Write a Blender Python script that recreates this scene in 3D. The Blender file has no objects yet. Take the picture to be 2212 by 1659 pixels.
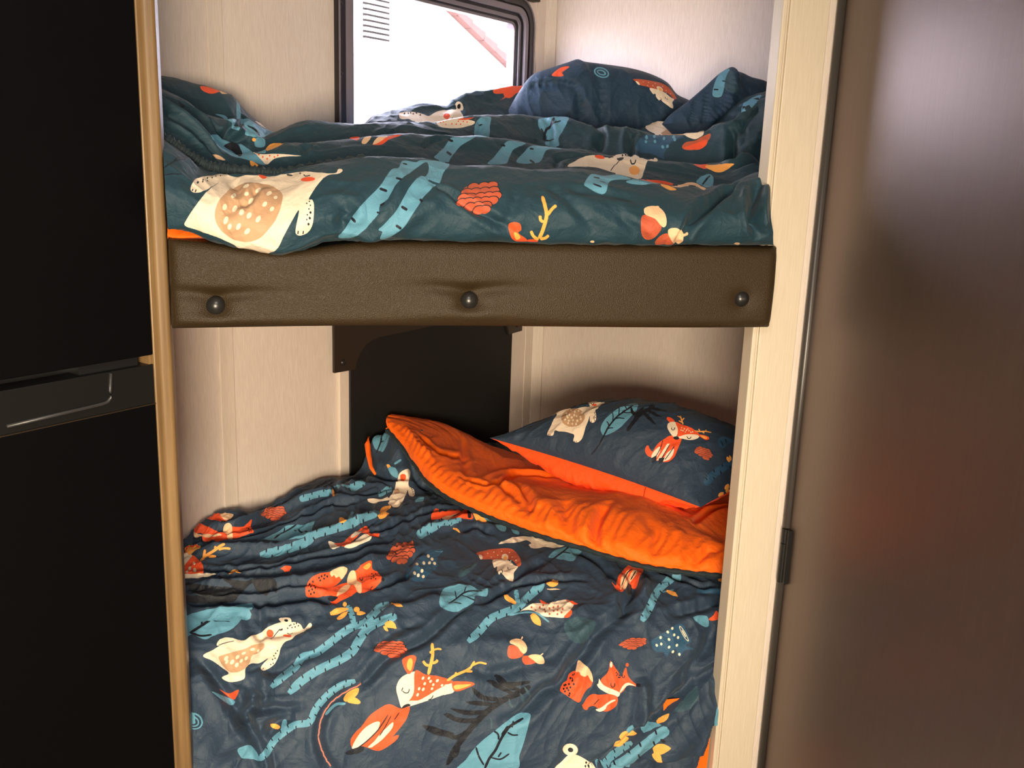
import bpy, bmesh, math, random
import numpy as np
from math import sin, cos, tan, atan, atan2, radians, degrees, sqrt, pi
from mathutils import Vector, Matrix

# ---------------------------------------------------------------- camera, world, lights
SC = bpy.context.scene
COL = SC.collection
SC.view_settings.view_transform = 'Standard'
SC.view_settings.look = 'None'
SC.view_settings.gamma = 1.0
SC.view_settings.use_curve_mapping = False
SC.view_settings.exposure = 0.0

IW, IH, FPX = 2212.0, 1659.0, 2058.0
PITCH, ROLL, YAW = atan((829.5 - 347) / FPX), radians(2.0), radians(13.0)
CAM = np.array([0.19299821, -1.58401331, 1.45])
_X = np.array([cos(YAW), -sin(YAW), 0.0]); _Y = np.array([sin(YAW), cos(YAW), 0.0])
FWD = cos(PITCH) * _Y + np.array([0, 0, -sin(PITCH)])
_U = sin(PITCH) * _Y + np.array([0, 0, cos(PITCH)])
RGT = cos(ROLL) * _X + sin(ROLL) * _U
UPV = -sin(ROLL) * _X + cos(ROLL) * _U
cd = bpy.data.cameras.new('camera'); co = bpy.data.objects.new('camera', cd); COL.objects.link(co)
cd.sensor_width = 36.0; cd.lens = 36.0 * FPX / IW; cd.clip_start = 0.02; cd.clip_end = 200
co.matrix_world = Matrix(((RGT[0], UPV[0], -FWD[0], CAM[0]), (RGT[1], UPV[1], -FWD[1], CAM[1]),
                          (RGT[2], UPV[2], -FWD[2], CAM[2]), (0, 0, 0, 1)))
SC.camera = co

w = bpy.data.worlds.new('sky'); SC.world = w; w.use_nodes = True
wn = w.node_tree.nodes; wn.clear()
bg = wn.new('ShaderNodeBackground'); wo = wn.new('ShaderNodeOutputWorld')
bg.inputs[0].default_value = (0.83, 0.80, 1.0, 1); bg.inputs[1].default_value = 24.0
w.node_tree.links.new(bg.outputs[0], wo.inputs[0])

def area(name, loc, target, size, power, col, size_y=None):
    l = bpy.data.lights.new(name, 'AREA'); l.energy = power; l.color = col; l.size = size
    if size_y: l.shape = 'RECTANGLE'; l.size_y = size_y
    o = bpy.data.objects.new(name, l); COL.objects.link(o); o.location = loc
    o.rotation_euler = (Vector(target) - Vector(loc)).to_track_quat('-Z', 'Y').to_euler()
    return o
s_ = bpy.data.lights.new('sun', 'SUN'); s_.energy = 9.0; s_.angle = radians(0.6); s_.color = (1.0, 0.96, 0.9)
so = bpy.data.objects.new('sun', s_); COL.objects.link(so)
so.rotation_euler = Vector((-0.45, 0.75, -0.75)).to_track_quat('-Z', 'Y').to_euler()
area('ceiling_lamp', (0.25, -1.15, 2.00), (0.25, -0.2, 0.4), 0.30, 8.5, (1.0, 0.92, 0.84))
cl_ = area('counter_lamp', (0.04, -2.30, 1.16), (0.45, 0.6, 0.55), 0.55, 33.0, (1.0, 0.83, 0.59)); cl_.data.spread = radians(95)

# ---------------------------------------------------------------- geometry helpers
A_ = np.array([0.7277, 0.6859])        # along the window wall (camper's long axis)
B_ = np.array([0.6859, -0.7277])       # square to it
KC = np.array([0.990, 1.5155])         # corner of window wall and end wall
W0 = np.array([0.2910, 0.8570])        # left edge of the window on that wall

def ray(px, py): return FWD * FPX + RGT * (px - IW / 2) - UPV * (py - IH / 2)
def on_b(px, py, b):
    r = ray(px, py); return CAM + r * ((b - CAM[1]) / r[1])
def on_z(px, py, z):
    r = ray(px, py); return CAM + r * ((z - CAM[2]) / r[2])
def project(P):
    d = P - CAM; z = d @ FWD
    return IW / 2 + FPX * (d @ RGT) / z, IH / 2 - FPX * (d @ UPV) / z, z
def wp(s, z, d=0.0):
    """point on the window wall: s along it, z up, d out of the wall towards the room"""
    q = W0 + A_ * s + B_ * d; return (q[0], q[1], z)

def link(name, me, mat=None, parent=None, smooth=False):
    o = bpy.data.objects.new(name, me); COL.objects.link(o)
    if mat is not None:
        for m in (mat if isinstance(mat, (list, tuple)) else [mat]): me.materials.append(m)
    if parent is not None: o.parent = parent
    if smooth: me.polygons.foreach_set('use_smooth', [True] * len(me.polygons))
    return o
def tag(o, label=None, cat=None, group=None, kind=None):
    if label: o['label'] = label
    if cat: o['category'] = cat
    if group: o['group'] = group
    if kind: o['kind'] = kind
    return o
def empty(name, loc=(0, 0, 0)):
    o = bpy.data.objects.new(name, None); COL.objects.link(o); o.location = loc; o.empty_display_size = .05
    return o
def keep(o, parent):
    """parent a mesh built in world coordinates under an empty standing at its place"""
    o.parent = parent; o.matrix_parent_inverse = Matrix.Translation(parent.location).inverted(); return o

class MB:
    def __init__(s): s.bm = bmesh.new()
    def prism(s, pts, z0, z1):
        lo = [s.bm.verts.new((p[0], p[1], z0)) for p in pts]; hi = [s.bm.verts.new((p[0], p[1], z1)) for p in pts]
        n = len(pts)
        s.bm.faces.new(lo[::-1]); s.bm.faces.new(hi)
        for i in range(n): s.bm.faces.new((lo[i], lo[(i + 1) % n], hi[(i + 1) % n], hi[i]))
        return s
    def box(s, x0, x1, y0, y1, z0, z1): return s.prism([(x0, y0), (x1, y0), (x1, y1), (x0, y1)], z0, z1)
    def wbox(s, s0, s1, z0, z1, d0, d1):
        q = [W0 + A_ * a + B_ * d for a, d in ((s0, d0), (s0, d1), (s1, d1), (s1, d0))]
        return s.prism(q, z0, z1)
    def hexa(s, c):
        v = [s.bm.verts.new(p) for p in c]
        for f in ((3, 2, 1, 0), (4, 5, 6, 7), (0, 1, 5, 4), (1, 2, 6, 5), (2, 3, 7, 6), (3, 0, 4, 7)):
            s.bm.faces.new([v[i] for i in f])
        return s
    def tube(s, pts, r, n=10):
        pts = [Vector(p) for p in pts]; rings = []
        for i, p in enumerate(pts):
            t = (pts[min(i + 1, len(pts) - 1)] - pts[max(i - 1, 0)]).normalized()
            u = t.cross(Vector((0.13, 0.21, 1))).normalized(); v = t.cross(u)
            rr = r[i] if isinstance(r, (list, tuple)) else r
            rings.append([s.bm.verts.new(p + (u * cos(2 * pi * k / n) + v * sin(2 * pi * k / n)) * rr) for k in range(n)])
        for a, b in zip(rings, rings[1:]):
            for k in range(n): s.bm.faces.new((a[k], a[(k + 1) % n], b[(k + 1) % n], b[k]))
        s.bm.faces.new(rings[0][::-1]); s.bm.faces.new(rings[-1]); return s
    def rings(s, loops):
        """closed loops joined in turn (first and last are left open)"""
        R = [[s.bm.verts.new(p) for p in l] for l in loops]; n = len(loops[0])
        for a, b in zip(R, R[1:]):
            for k in range(n): s.bm.faces.new((a[k], a[(k + 1) % n], b[(k + 1) % n], b[k]))
        return s
    def dome(s, c, ax, r, h, n=20, m=7):
        c = Vector(c); ax = Vector(ax).normalized(); u = ax.orthogonal().normalized(); v = ax.cross(u)
        L = []
        for j in range(m):
            t = pi / 2 * j / m
            L.append([c + (u * cos(2 * pi * k / n) + v * sin(2 * pi * k / n)) * r * cos(t) + ax * h * sin(t) for k in range(n)])
        s.rings(L); top = s.bm.verts.new(c + ax * h); s.bm.verts.ensure_lookup_table()
        last = s.bm.verts[len(s.bm.verts) - 1 - n:len(s.bm.verts) - 1]
        for k in range(n): s.bm.faces.new((last[k], last[(k + 1) % n], top))
        return s
    def out(s, name, mat, parent=None, bevel=0.0, seg=2, smooth=False):
        if bevel > 0:
            bmesh.ops.bevel(s.bm, geom=list(s.bm.edges), offset=bevel, segments=seg, affect='EDGES', profile=.5, clamp_overlap=True)
        bmesh.ops.recalc_face_normals(s.bm, faces=list(s.bm.faces))
        me = bpy.data.meshes.new(name); s.bm.to_mesh(me); s.bm.free()
        return link(name, me, mat, parent, smooth)

# ---------------------------------------------------------------- materials
def srgb(r, g, b):
    f = lambda c: (c / 255 / 12.92) if c / 255 <= .04045 else ((c / 255 + .055) / 1.055) ** 2.4
    return (f(r), f(g), f(b), 1)
def mat(name, col, rough=.5, metal=0.0, **kw):
    m = bpy.data.materials.new(name); m.use_nodes = True
    p = m.node_tree.nodes['Principled BSDF']
    p.inputs['Base Color'].default_value = col; p.inputs['Roughness'].default_value = rough
    p.inputs['Metallic'].default_value = metal
    for k, v in kw.items(): p.inputs[k.replace('_', ' ')].default_value = v
    return m
def nodes(m): return m.node_tree.nodes, m.node_tree.links, m.node_tree.nodes['Principled BSDF']
def grain(name, c0, c1, rough, scale=(60, 60, 2.0), bump=.15, detail=5, dist=.002, spec=.5):
    """streaky vertical grain, for the printed wall board and wood"""
    m = mat(name, c0, rough); N, L, p = nodes(m)
    p.inputs['Specular IOR Level'].default_value = spec
    tc = N.new('ShaderNodeTexCoord'); mp = N.new('ShaderNodeMapping'); mp.inputs['Scale'].default_value = scale
    no = N.new('ShaderNodeTexNoise'); no.inputs['Scale'].default_value = 1.0; no.inputs['Detail'].default_value = detail
    no.inputs['Roughness'].default_value = .7
    L.new(tc.outputs['Object'], mp.inputs[0]); L.new(mp.outputs[0], no.inputs['Vector'])
    cr = N.new('ShaderNodeValToRGB'); cr.color_ramp.elements[0].position = .35; cr.color_ramp.elements[1].position = .65
    cr.color_ramp.elements[0].color = c1; cr.color_ramp.elements[1].color = c0
    L.new(no.outputs[0], cr.inputs[0]); L.new(cr.outputs[0], p.inputs['Base Color'])
    b = N.new('ShaderNodeBump'); b.inputs['Strength'].default_value = bump; b.inputs['Distance'].default_value = dist
    L.new(no.outputs[0], b.inputs['Height']); L.new(b.outputs[0], p.inputs['Normal'])
    return m
def noisy(name, col, rough, scale, bump, dist, col2=None, kind='NOISE'):
    m = mat(name, col, rough); N, L, p = nodes(m)
    tc = N.new('ShaderNodeTexCoord')
    if kind == 'VORONOI':
        no = N.new('ShaderNodeTexVoronoi'); no.inputs['Scale'].default_value = scale; h = no.outputs['Distance']
    else:
        no = N.new('ShaderNodeTexNoise'); no.inputs['Scale'].default_value = scale; no.inputs['Detail'].default_value = 4; h = no.outputs[0]
    L.new(tc.outputs['Object'], no.inputs['Vector'])
    b = N.new('ShaderNodeBump'); b.inputs['Strength'].default_value = bump; b.inputs['Distance'].default_value = dist
    L.new(h, b.inputs['Height']); L.new(b.outputs[0], p.inputs['Normal'])
    if col2:
        mx = N.new('ShaderNodeMixRGB'); mx.inputs[1].default_value = col; mx.inputs[2].default_value = col2
        L.new(h, mx.inputs[0]); L.new(mx.outputs[0], p.inputs['Base Color'])
    return m

M_wall = grain('linen_wall_board', srgb(222, 209, 200), srgb(205, 191, 182), .55, (520, 520, 26), .25, dist=.0004)
M_strip = grain('linen_wall_batten', srgb(220, 207, 196), srgb(206, 192, 180), .5, (520, 520, 26), .2, dist=.0003)
M_post = grain('cream_door_jamb', srgb(210, 198, 180), srgb(199, 186, 167), .45, (480, 480, 16), .2, dist=.0005)
M_wood = grain('light_oak_trim', srgb(132, 105, 70), srgb(104, 80, 52), .38, (45, 45, 2.2), .12, dist=.0006)
M_door = grain('dark_walnut_door', srgb(44, 36, 30), srgb(29, 23, 19), .41, (200, 200, 6), .3, dist=.0005, spec=1.0)
M_dooredge = mat('door_edge', srgb(58, 54, 52), .35)
M_black = mat('black_fridge', srgb(3, 3, 5), .5, Specular_IOR_Level=.15)
M_blackp = mat('black_plastic', srgb(22, 22, 24), .4)
M_grip = mat('grip_grey', srgb(48, 48, 50), .35)
M_gripband = mat('handle_band', srgb(14, 14, 15), .45)
M_steel = mat('steel_edge', srgb(190, 180, 160), .25, 1.0)
M_vinyl = noisy('brown_vinyl', srgb(58, 44, 25), .50, 640, .6, .0010, srgb(42, 32, 17), 'VORONOI')
M_vinyl.node_tree.nodes['Principled BSDF'].inputs['Specular IOR Level'].default_value = .3
M_vinyld = noisy('dark_brown_vinyl', srgb(42, 33, 26), .5, 300, .3, .0006)
M_button = mat('black_button', srgb(32, 32, 32), .32)
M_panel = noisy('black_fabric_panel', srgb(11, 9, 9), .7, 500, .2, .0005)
M_frame = mat('window_frame_black', srgb(32, 28, 34), .35)
M_frame2 = mat('window_frame_inner', srgb(120, 112, 120), .35)
M_frame3 = mat('window_frame_seal', srgb(12, 11, 14), .5)
M_screw = mat('screw', srgb(70, 66, 70), .3, .8)
M_floor = grain('vinyl_plank_floor', srgb(120, 98, 76), srgb(92, 74, 56), .4, (3, 40, 40), .1)
M_ceil = mat('ceiling_white', srgb(225, 220, 210), .6)
M_render = noisy('white_render', srgb(240, 238, 232), .8, 60, .2, .003)
M_slat = mat('louver_grey', srgb(225, 222, 214), .6)
M_slatd = mat('louver_gap_shade', srgb(40, 36, 30), .8)  # dark tone painted in for the shade between the vent slats
M_tile = noisy('terracotta_tile', srgb(84, 46, 36), .8, 30, .3, .004, srgb(66, 34, 27))
M_ground = noisy('pale_gravel', srgb(176, 168, 158), .9, 80, .5, .01)
M_orange = None

def glass_mat():
    m = bpy.data.materials.new('window_glass'); m.use_nodes = True; N = m.node_tree.nodes; L = m.node_tree.links; N.clear()
    o = N.new('ShaderNodeOutputMaterial'); t = N.new('ShaderNodeBsdfTransparent'); t.inputs[0].default_value = (.93, .95, .96, 1)
    g = N.new('ShaderNodeBsdfGlossy'); g.inputs['Roughness'].default_value = .02
    x = N.new('ShaderNodeMixShader')
    x.inputs[0].default_value = .05; L.new(t.outputs[0], x.inputs[1]); L.new(g.outputs[0], x.inputs[2]); L.new(x.outputs[0], o.inputs[0])
    return m
M_glass = glass_mat()

# ---------------------------------------------------------------- the camper shell
ZC = 2.05
def cp(u, v):   # camper plan: u back along the window wall from the corner, v out from it
    q = KC - A_ * u + B_ * v; return (q[0], q[1])
LEN, WID = 4.6, 2.6
tag(MB().prism([cp(-.03, -.03), cp(LEN + .03, -.03), cp(LEN + .03, WID + .03), cp(-.03, WID + .03)][::-1], -.04, 0).out('floor', M_floor), kind='structure')
tag(MB().prism([cp(-.03, -.03), cp(LEN + .03, -.03), cp(LEN + .03, WID + .03), cp(-.03, WID + .03)][::-1], ZC, ZC + .04).out('ceiling', M_ceil), kind='structure')
def sK(u): return (KC - W0) @ A_ - u            # s coordinate on the window wall
SE = (KC - W0) @ A_
WZ0, WZ1, WS0, WS1 = 1.36, 1.905, 0.030, 0.832   # hole in the wall
mb = MB()
mb.wbox(SE - LEN - .03, WS0, 0, ZC, -.03, 0); mb.wbox(WS1, SE + .03, 0, ZC, -.03, 0)
mb.wbox(WS0, WS1, 0, WZ0, -.03, 0); mb.wbox(WS0, WS1, WZ1, ZC, -.03, 0)
tag(mb.out('wall_back', M_wall), kind='structure')
tag(MB().prism([cp(0, 0), cp(0, WID), cp(-.03, WID), cp(-.03, 0)], 0, ZC).out('wall_right', M_wall), kind='structure')
tag(MB().prism([cp(0, WID), cp(LEN, WID), cp(LEN, WID + .03), cp(0, WID + .03)], 0, ZC).out('wall_front', M_wall), kind='structure')
tag(MB().prism([cp(LEN, 0), cp(LEN, WID), cp(LEN + .03, WID), cp(LEN + .03, 0)], 0, ZC).out('wall_left', M_wall), kind='structure')
# battens over the board joints, each proud of the wall
def batten(name, s0, s1, z0=0.0, z1=ZC, d=.0035, m=M_strip):
    return tag(MB().wbox(s0, s1, z0, z1, 0, d).out(name, m, bevel=.0012, seg=2), kind='structure')
batten('trim_1', -.372, -.333)
batten('trim_2', .001, .046, 0, .955, .010)
batten('trim_3', SE - .075, SE - .030)
c0 = KC + B_ * 0.0
tag(MB().prism([tuple(KC - A_ * .001), tuple(KC - A_ * .030), tuple(KC - A_ * .030 + B_ * .004), tuple(KC - A_ * .006 + B_ * .028), tuple(KC - A_ * .001 + B_ * .028)], 0, ZC).out('trim_4', M_strip, bevel=.001), kind='structure')
# partition right of the bunk opening: jamb, moulding, the wall behind the door
tag(MB().box(1.0245, 1.099, .004, .034, 0, ZC).out('trim_5', M_post, bevel=.0015), kind='structure')
mo = MB().box(1.0105, 1.0195, .003, .040, 0, ZC).out('trim_6', M_post, bevel=.0022, seg=3); tag(mo, kind='structure')
tag(MB().box(1.0195, 1.0245, .010, .036, 0, ZC).out('trim_7', M_post), kind='structure')
tag(MB().box(1.099, 2.35, .006, .032, 0, ZC).out('wall_partition', M_wall), kind='structure')
# ---------------------------------------------------------------- dark door standing open on the right
dr = tag(empty('door_1', (1.112, -.40, 0)), kind='structure')
tag(dr, kind='structure')
DT = radians(3.0)
def dp(d, t): return (1.1165 - sin(DT) * d + cos(DT) * t, -.012 - cos(DT) * d - sin(DT) * t)
keep(MB().prism([dp(0, 0), dp(0, .03), dp(.84, .03), dp(.84, 0)][::-1], .02, 2.0).out('door_leaf', M_door, bevel=.002), dr)
keep(MB().tube([(1.1150, -.0075, .02), (1.1150, -.0075, 2.0)], .0085, 12).out('edge_strip', M_dooredge, smooth=True), dr)
M_door.node_tree.nodes['Principled BSDF'].inputs['IOR'].default_value = 1.8; M_door.node_tree.nodes['Principled BSDF'].inputs['Specular Tint'].default_value = (1, .80, .78, 1)
h = MB(); h.tube([(1.1075, -.0155, .665), (1.1075, -.0155, .745)], .0062, 12); h.tube([(1.1075, -.0155, .7465), (1.1075, -.0155, .775)], .0062, 12)
h.box(1.1075, 1.1165, -.030, -.0125, .665, .775)
hg = keep(h.out('hinge', M_blackp), dr)
# ---------------------------------------------------------------- oak post at the end of the fridge cabinet
def on_line(px, py, P, D):
    """plan point where the sight line through (px,py) meets the plan line P + t D"""
    r = ray(px, py)[:2]; M2 = np.array([[r[0], -D[0]], [r[1], -D[1]]]); t = np.linalg.solve(M2, np.array(P) - CAM[:2]); return CAM[:2] + r * t[0]
p3 = np.array([-.004, -.006]); p2 = np.array([-.021, -.010]); p1 = on_line(329.5, 705, p2, A_)
tag(MB().prism([p1, p2, p2 + np.array([.004, .0008]), p3 + np.array([-.003, 0]), p3 + np.array([0, .004]), (-.004, .03), (-.06, .03), tuple(p1 + np.array([-.035, .03]))], 0, ZC)
    .out('trim_8', M_wood, bevel=.0022, seg=3), kind='structure')
# ---------------------------------------------------------------- fridge freezer
FR = p1 - A_ * .0015 + B_ * 0.0
def fp(t, d): return tuple(FR - A_ * t + B_ * d)
def fbox(mb, t0, t1, d0, d1, z0, z1): return mb.prism([fp(t0, d0), fp(t0, d1), fp(t1, d1), fp(t1, d0)], z0, z1)
def fz(px, py, d=0.0):
    q = on_line(px, py, FR + B_ * d, A_); r = ray(px, py); return CAM[2] + r[2] * ((q[1] - CAM[1]) / r[1]), float((FR - q) @ A_)
zt, _ = fz(328, 767); zb, _ = fz(330, 787); zl, _ = fz(331, 872)
fr = empty('refrigerator', (*fp(.28, -.2), 0))
tag(fr, 'tall black two-door fridge beside the oak post', 'refrigerator')
keep(fbox(MB(), .004, .56, -.38, -.040, .05, 1.98).out('body', M_blackp), fr)
keep(fbox(MB(), .0, .56, -.038, 0, zt, 1.97).out('door', M_black, bevel=.002), fr)
ld = keep(fbox(MB(), .0, .56, -.038, 0, .08, zl - .0015).out('door', M_black, bevel=.002), fr)
hb = keep(fbox(MB(), .0, .56, -.038, -.0008, zl + .0005, zb).out('handle_band', M_gripband, bevel=.0015), fr)
keep(fbox(MB(), .0, .56, -.010, .0006, zl - .0012, zl + .0006).out('edge_line', M_steel), fr)
g1 = [fz(239, 806), fz(239, 845), fz(238, 858), fz(232, 868), fz(222, 872), fz(180, 882), fz(14, 921)]
keep(MB().tube([(*fp(t, .0006), z) for z, t in g1], .0028, 8).out('grip_rim', M_grip, smooth=True), fr)
keep(fbox(MB(), .02, .12, -.04, -.012, zb, zt).out('hinge_cover', M_blackp), fr)
tag(fbox(MB(), .001, .006, -.2, -.004, 0, ZC).out('trim_9', M_wood), kind='structure')

# ---------------------------------------------------------------- window in the back wall
def rrect(s0, s1, z0, z1, r, d, n=8):
    L = []
    for cx, cz, a0 in ((s1 - r, z1 - r, 0), (s0 + r, z1 - r, 90), (s0 + r, z0 + r, 180), (s1 - r, z0 + r, 270)):
        for k in range(n + 1):
            a = radians(a0 + 90 * k / n); L.append(wp(cx + r * cos(a), cz + r * sin(a), d))
    return L
w1 = tag(empty('window_1', wp(.43, 1.36, 0)), kind='structure')
O = (0.0, .860, 1.33, 1.930)
def fr_ring(ins0, ins1, d0, d1, name, m, r=.085):
    ins0 *= 1.28 if ins0 > .02 else 1; ins1 *= 1.28 if ins1 > .02 else 1; d0 *= .55 if d0 < 0 else 1; d1 *= .55 if d1 < 0 else 1
    f = lambda i, d: rrect(O[0] + i, O[1] - i, O[2] + i, O[3] - i, max(.02, r - i), d)
    o = MB().rings([f(ins0, d0), f(ins0, d1), f(ins1, d1), f(ins1, d0), f(ins0, d0)]).out(name, m); keep(o, w1); return o
fr_ring(.000, .021, 0.0, .012, 'outer_flange', M_frame)
fr_ring(.003, .007, .0, .0150, 'flange_lip', M_frame2)
fr_ring(.021, .0245, -.03, .006, 'groove', M_frame3)
fr_ring(.0245, .037, -.03, .009, 'inner_ring', M_frame2)
fr_ring(.037, .044, -.04, .0, 'seal', M_frame3)
fr_ring(.044, .052, -.050, -.004, 'sash', M_frame2)
fr_ring(.052, .056, -.060, -.012, 'sash_seal', M_frame3)
fr_ring(.056, .062, -.068, -.020, 'glazing_bead', M_frame2)
keep(MB().wbox(.070, .790, 1.400, 1.860, -.032, -.030).out('pane', M_glass), w1)
for s_i, z_i in ((.012, 1.64), (.848, 1.80), (.848, 1.70), (.848, 1.56), (.012, 1.80)):
    keep(MB().dome(wp(s_i, z_i, .012), (B_[0], B_[1], 0), .0045, .002, 10, 3).out('screw', M_screw), w1)
_P = W0 + B_ * .03; _q = on_line(1168, 5, _P, A_); _z = CAM[2] + ray(1168, 5)[2] * ((_q[1] - CAM[1]) / ray(1168, 5)[1])
tag(MB().wbox(-.05, float((_q - _P) @ A_), _z, ZC, .001, .030).out('valance_board', M_vinyld, bevel=.003), 'dark brown box valance above the upper window', 'valance')

# ---------------------------------------------------------------- lower valance and black panel
def ws(px, py, d=0.0):
    P = W0 + B_ * d; q = on_line(px, py, P, A_); r = ray(px, py); z = CAM[2] + r[2] * ((q[1] - CAM[1]) / r[1]); return float((q - P) @ A_), z
val = empty('window_valance', wp(.42, .9, 0))
tag(val, 'brown padded vinyl valance with a cut-out edge under the top bunk', 'valance')
dv = .022
vi = [ws(x, y, dv) for x, y in ((723, 806), (757, 800), (767, 799), (770, 785), (774, 772), (782, 757), (792, 744), (804, 735), (820, 728), (850, 722), (890, 714), (930, 705), (960, 700))]
s_r, z_r = ws(1108, 717, dv); s_e, _ = ws(1128, 712, dv)
zv = 1.19
inner = vi[1:]
# mirror the left end's shape at the right end
s_l = vi[0][0]; pr = [(s_e - (p[0] - s_l), p[1]) for p in vi][::-1]
lo_ = vi + [(p[0], p[1]) for p in pr]
mbv = MB(); bmv = mbv.bm
fa = [bmv.verts.new(wp(s, z, dv)) for s, z in lo_]; fb = [bmv.verts.new(wp(s, z, .0148)) for s, z in lo_]
ta = [bmv.verts.new(wp(s, zv, dv)) for s, z in lo_]; tb = [bmv.verts.new(wp(s, zv, .0148)) for s, z in lo_]
for i in range(len(lo_) - 1):
    bmv.faces.new((fa[i], fa[i + 1], ta[i + 1], ta[i])); bmv.faces.new((fb[i + 1], fb[i], tb[i], tb[i + 1]))
    bmv.faces.new((fa[i + 1], fa[i], fb[i], fb[i + 1])); bmv.faces.new((ta[i], ta[i + 1], tb[i + 1], tb[i]))
bmv.faces.new((fa[0], ta[0], tb[0], fb[0])); bmv.faces.new((fa[-1], fb[-1], tb[-1], ta[-1]))
keep(mbv.out('padded_board', M_vinyld), val)
sb, zb_ = ws(741, 783, dv); keep(MB().dome(wp(sb, zb_, dv), (B_[0], B_[1], 0), .0085, .006).out('button', M_button, smooth=True), val)
sb2 = s_e - (sb - s_l); keep(MB().dome(wp(sb2, zb_, dv), (B_[0], B_[1], 0), .0085, .006).out('button', M_button, smooth=True), val)
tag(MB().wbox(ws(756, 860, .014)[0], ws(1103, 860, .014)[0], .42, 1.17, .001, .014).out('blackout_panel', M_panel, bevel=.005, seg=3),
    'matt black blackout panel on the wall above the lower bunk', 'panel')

# ---------------------------------------------------------------- outside: white house with louvred vent and tiled verge
DH = -3.6
hs = empty('neighbour_house', wp(2.6, 1.5, DH)); tag(hs, 'sunlit white rendered house seen through the window', 'house')
def hw(px, py, d=DH): return ws(px, py, d)
va, vb = hw(945, 0), hw(1083, 133)
slope = (vb[1] - va[1]) / (vb[0] - va[0])
def vz(s): return va[1] + slope * (s - va[0])
s_apex = va[0] - 3.2
mbh = MB(); bmh = mbh.bm
S_R = va[0] + 4.5
prof = [(s_apex - 3.5, -.4), (S_R, -.4), (S_R, vz(S_R)), (s_apex, vz(s_apex)), (s_apex - 3.5, vz(s_apex) + slope * 3.5)]
f1 = [bmh.verts.new(wp(s, z, DH)) for s, z in prof]; f2 = [bmh.verts.new(wp(s, z, DH - 5)) for s, z in prof]
bmh.faces.new(f1); bmh.faces.new(f2[::-1])
for i in range(5): bmh.faces.new((f1[i], f2[i], f2[(i + 1) % 5], f1[(i + 1) % 5]))
keep(mbh.out('wall', M_render), hs)
# verge tiles down the gable slope, overlapping
tl = empty('x'); bpy.data.objects.remove(tl)
step = .205; t_me = None; dirv = np.array([1.0, slope]); dirv /= np.linalg.norm(dirv); nrm = np.array([-dirv[1], dirv[0]])
for k in range(-4, 20):
    base = np.array(va) + dirv * (k * step)
    def q(a, b, d): p_ = base + dirv * a + nrm * b; return wp(p_[0], p_[1], DH + d)
    lift = .024
    m_ = MB().hexa([q(0, -.02, -.35), q(step * 1.12, -.02 , -.35), q(step * 1.12, -.02, .07), q(0, -.02, .07),
                    q(0, .04 + 0, -.35), q(step * 1.12, .04 + lift, -.35), q(step * 1.12, .04 + lift, .07), q(0, .04, .07)])
    keep(m_.out('verge_tile', M_tile, bevel=.006, seg=1), hs)
lv = keep(MB().prism([tuple(W0 + A_ * 0 + B_ * 0)] * 0 or [wp(hw(783, 60)[0], 0, DH)[:2], wp(hw(783, 60)[0], 0, DH + .004)[:2], wp(hw(841, 60)[0], 0, DH + .004)[:2], wp(hw(841, 60)[0], 0, DH)[:2]],
                     hw(783, 84)[1] - .01, hw(783, -60)[1]).out('vent_gap_shade', M_slatd), hs)  # flat dark plate on the wall, its colour stands in for shade behind the slats
sL, sR_ = hw(783, 40)[0], hw(841, 40)[0]
zz = [hw(783, y)[1] for y in (7.5, 19.8, 31.7, 43.5, 55.5, 67.5, 80)]
pitch = (zz[0] - zz[-1]) / 6
for k in range(-6, 7):
    z = zz[0] - pitch * k
    c = []
    for dz in (0, 1):
        for s, d in ((sL, .006), (sR_, .006), (sR_, .05), (sL, .05)):
            c.append(wp(s, z - pitch * .12 - (.030 if d > .01 else 0) * 0 + (0.0 if dz == 0 else 0.0) - (pitch * .54 if dz == 0 else 0) - (pitch * .12 if d > .01 else 0), DH + d))
    keep(MB().hexa(c).out('vent_slat', M_slat), hs)
tag(MB().box(-30, 30, -30, 30, -.46, -.40).out('ground', M_ground), kind='structure')

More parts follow.
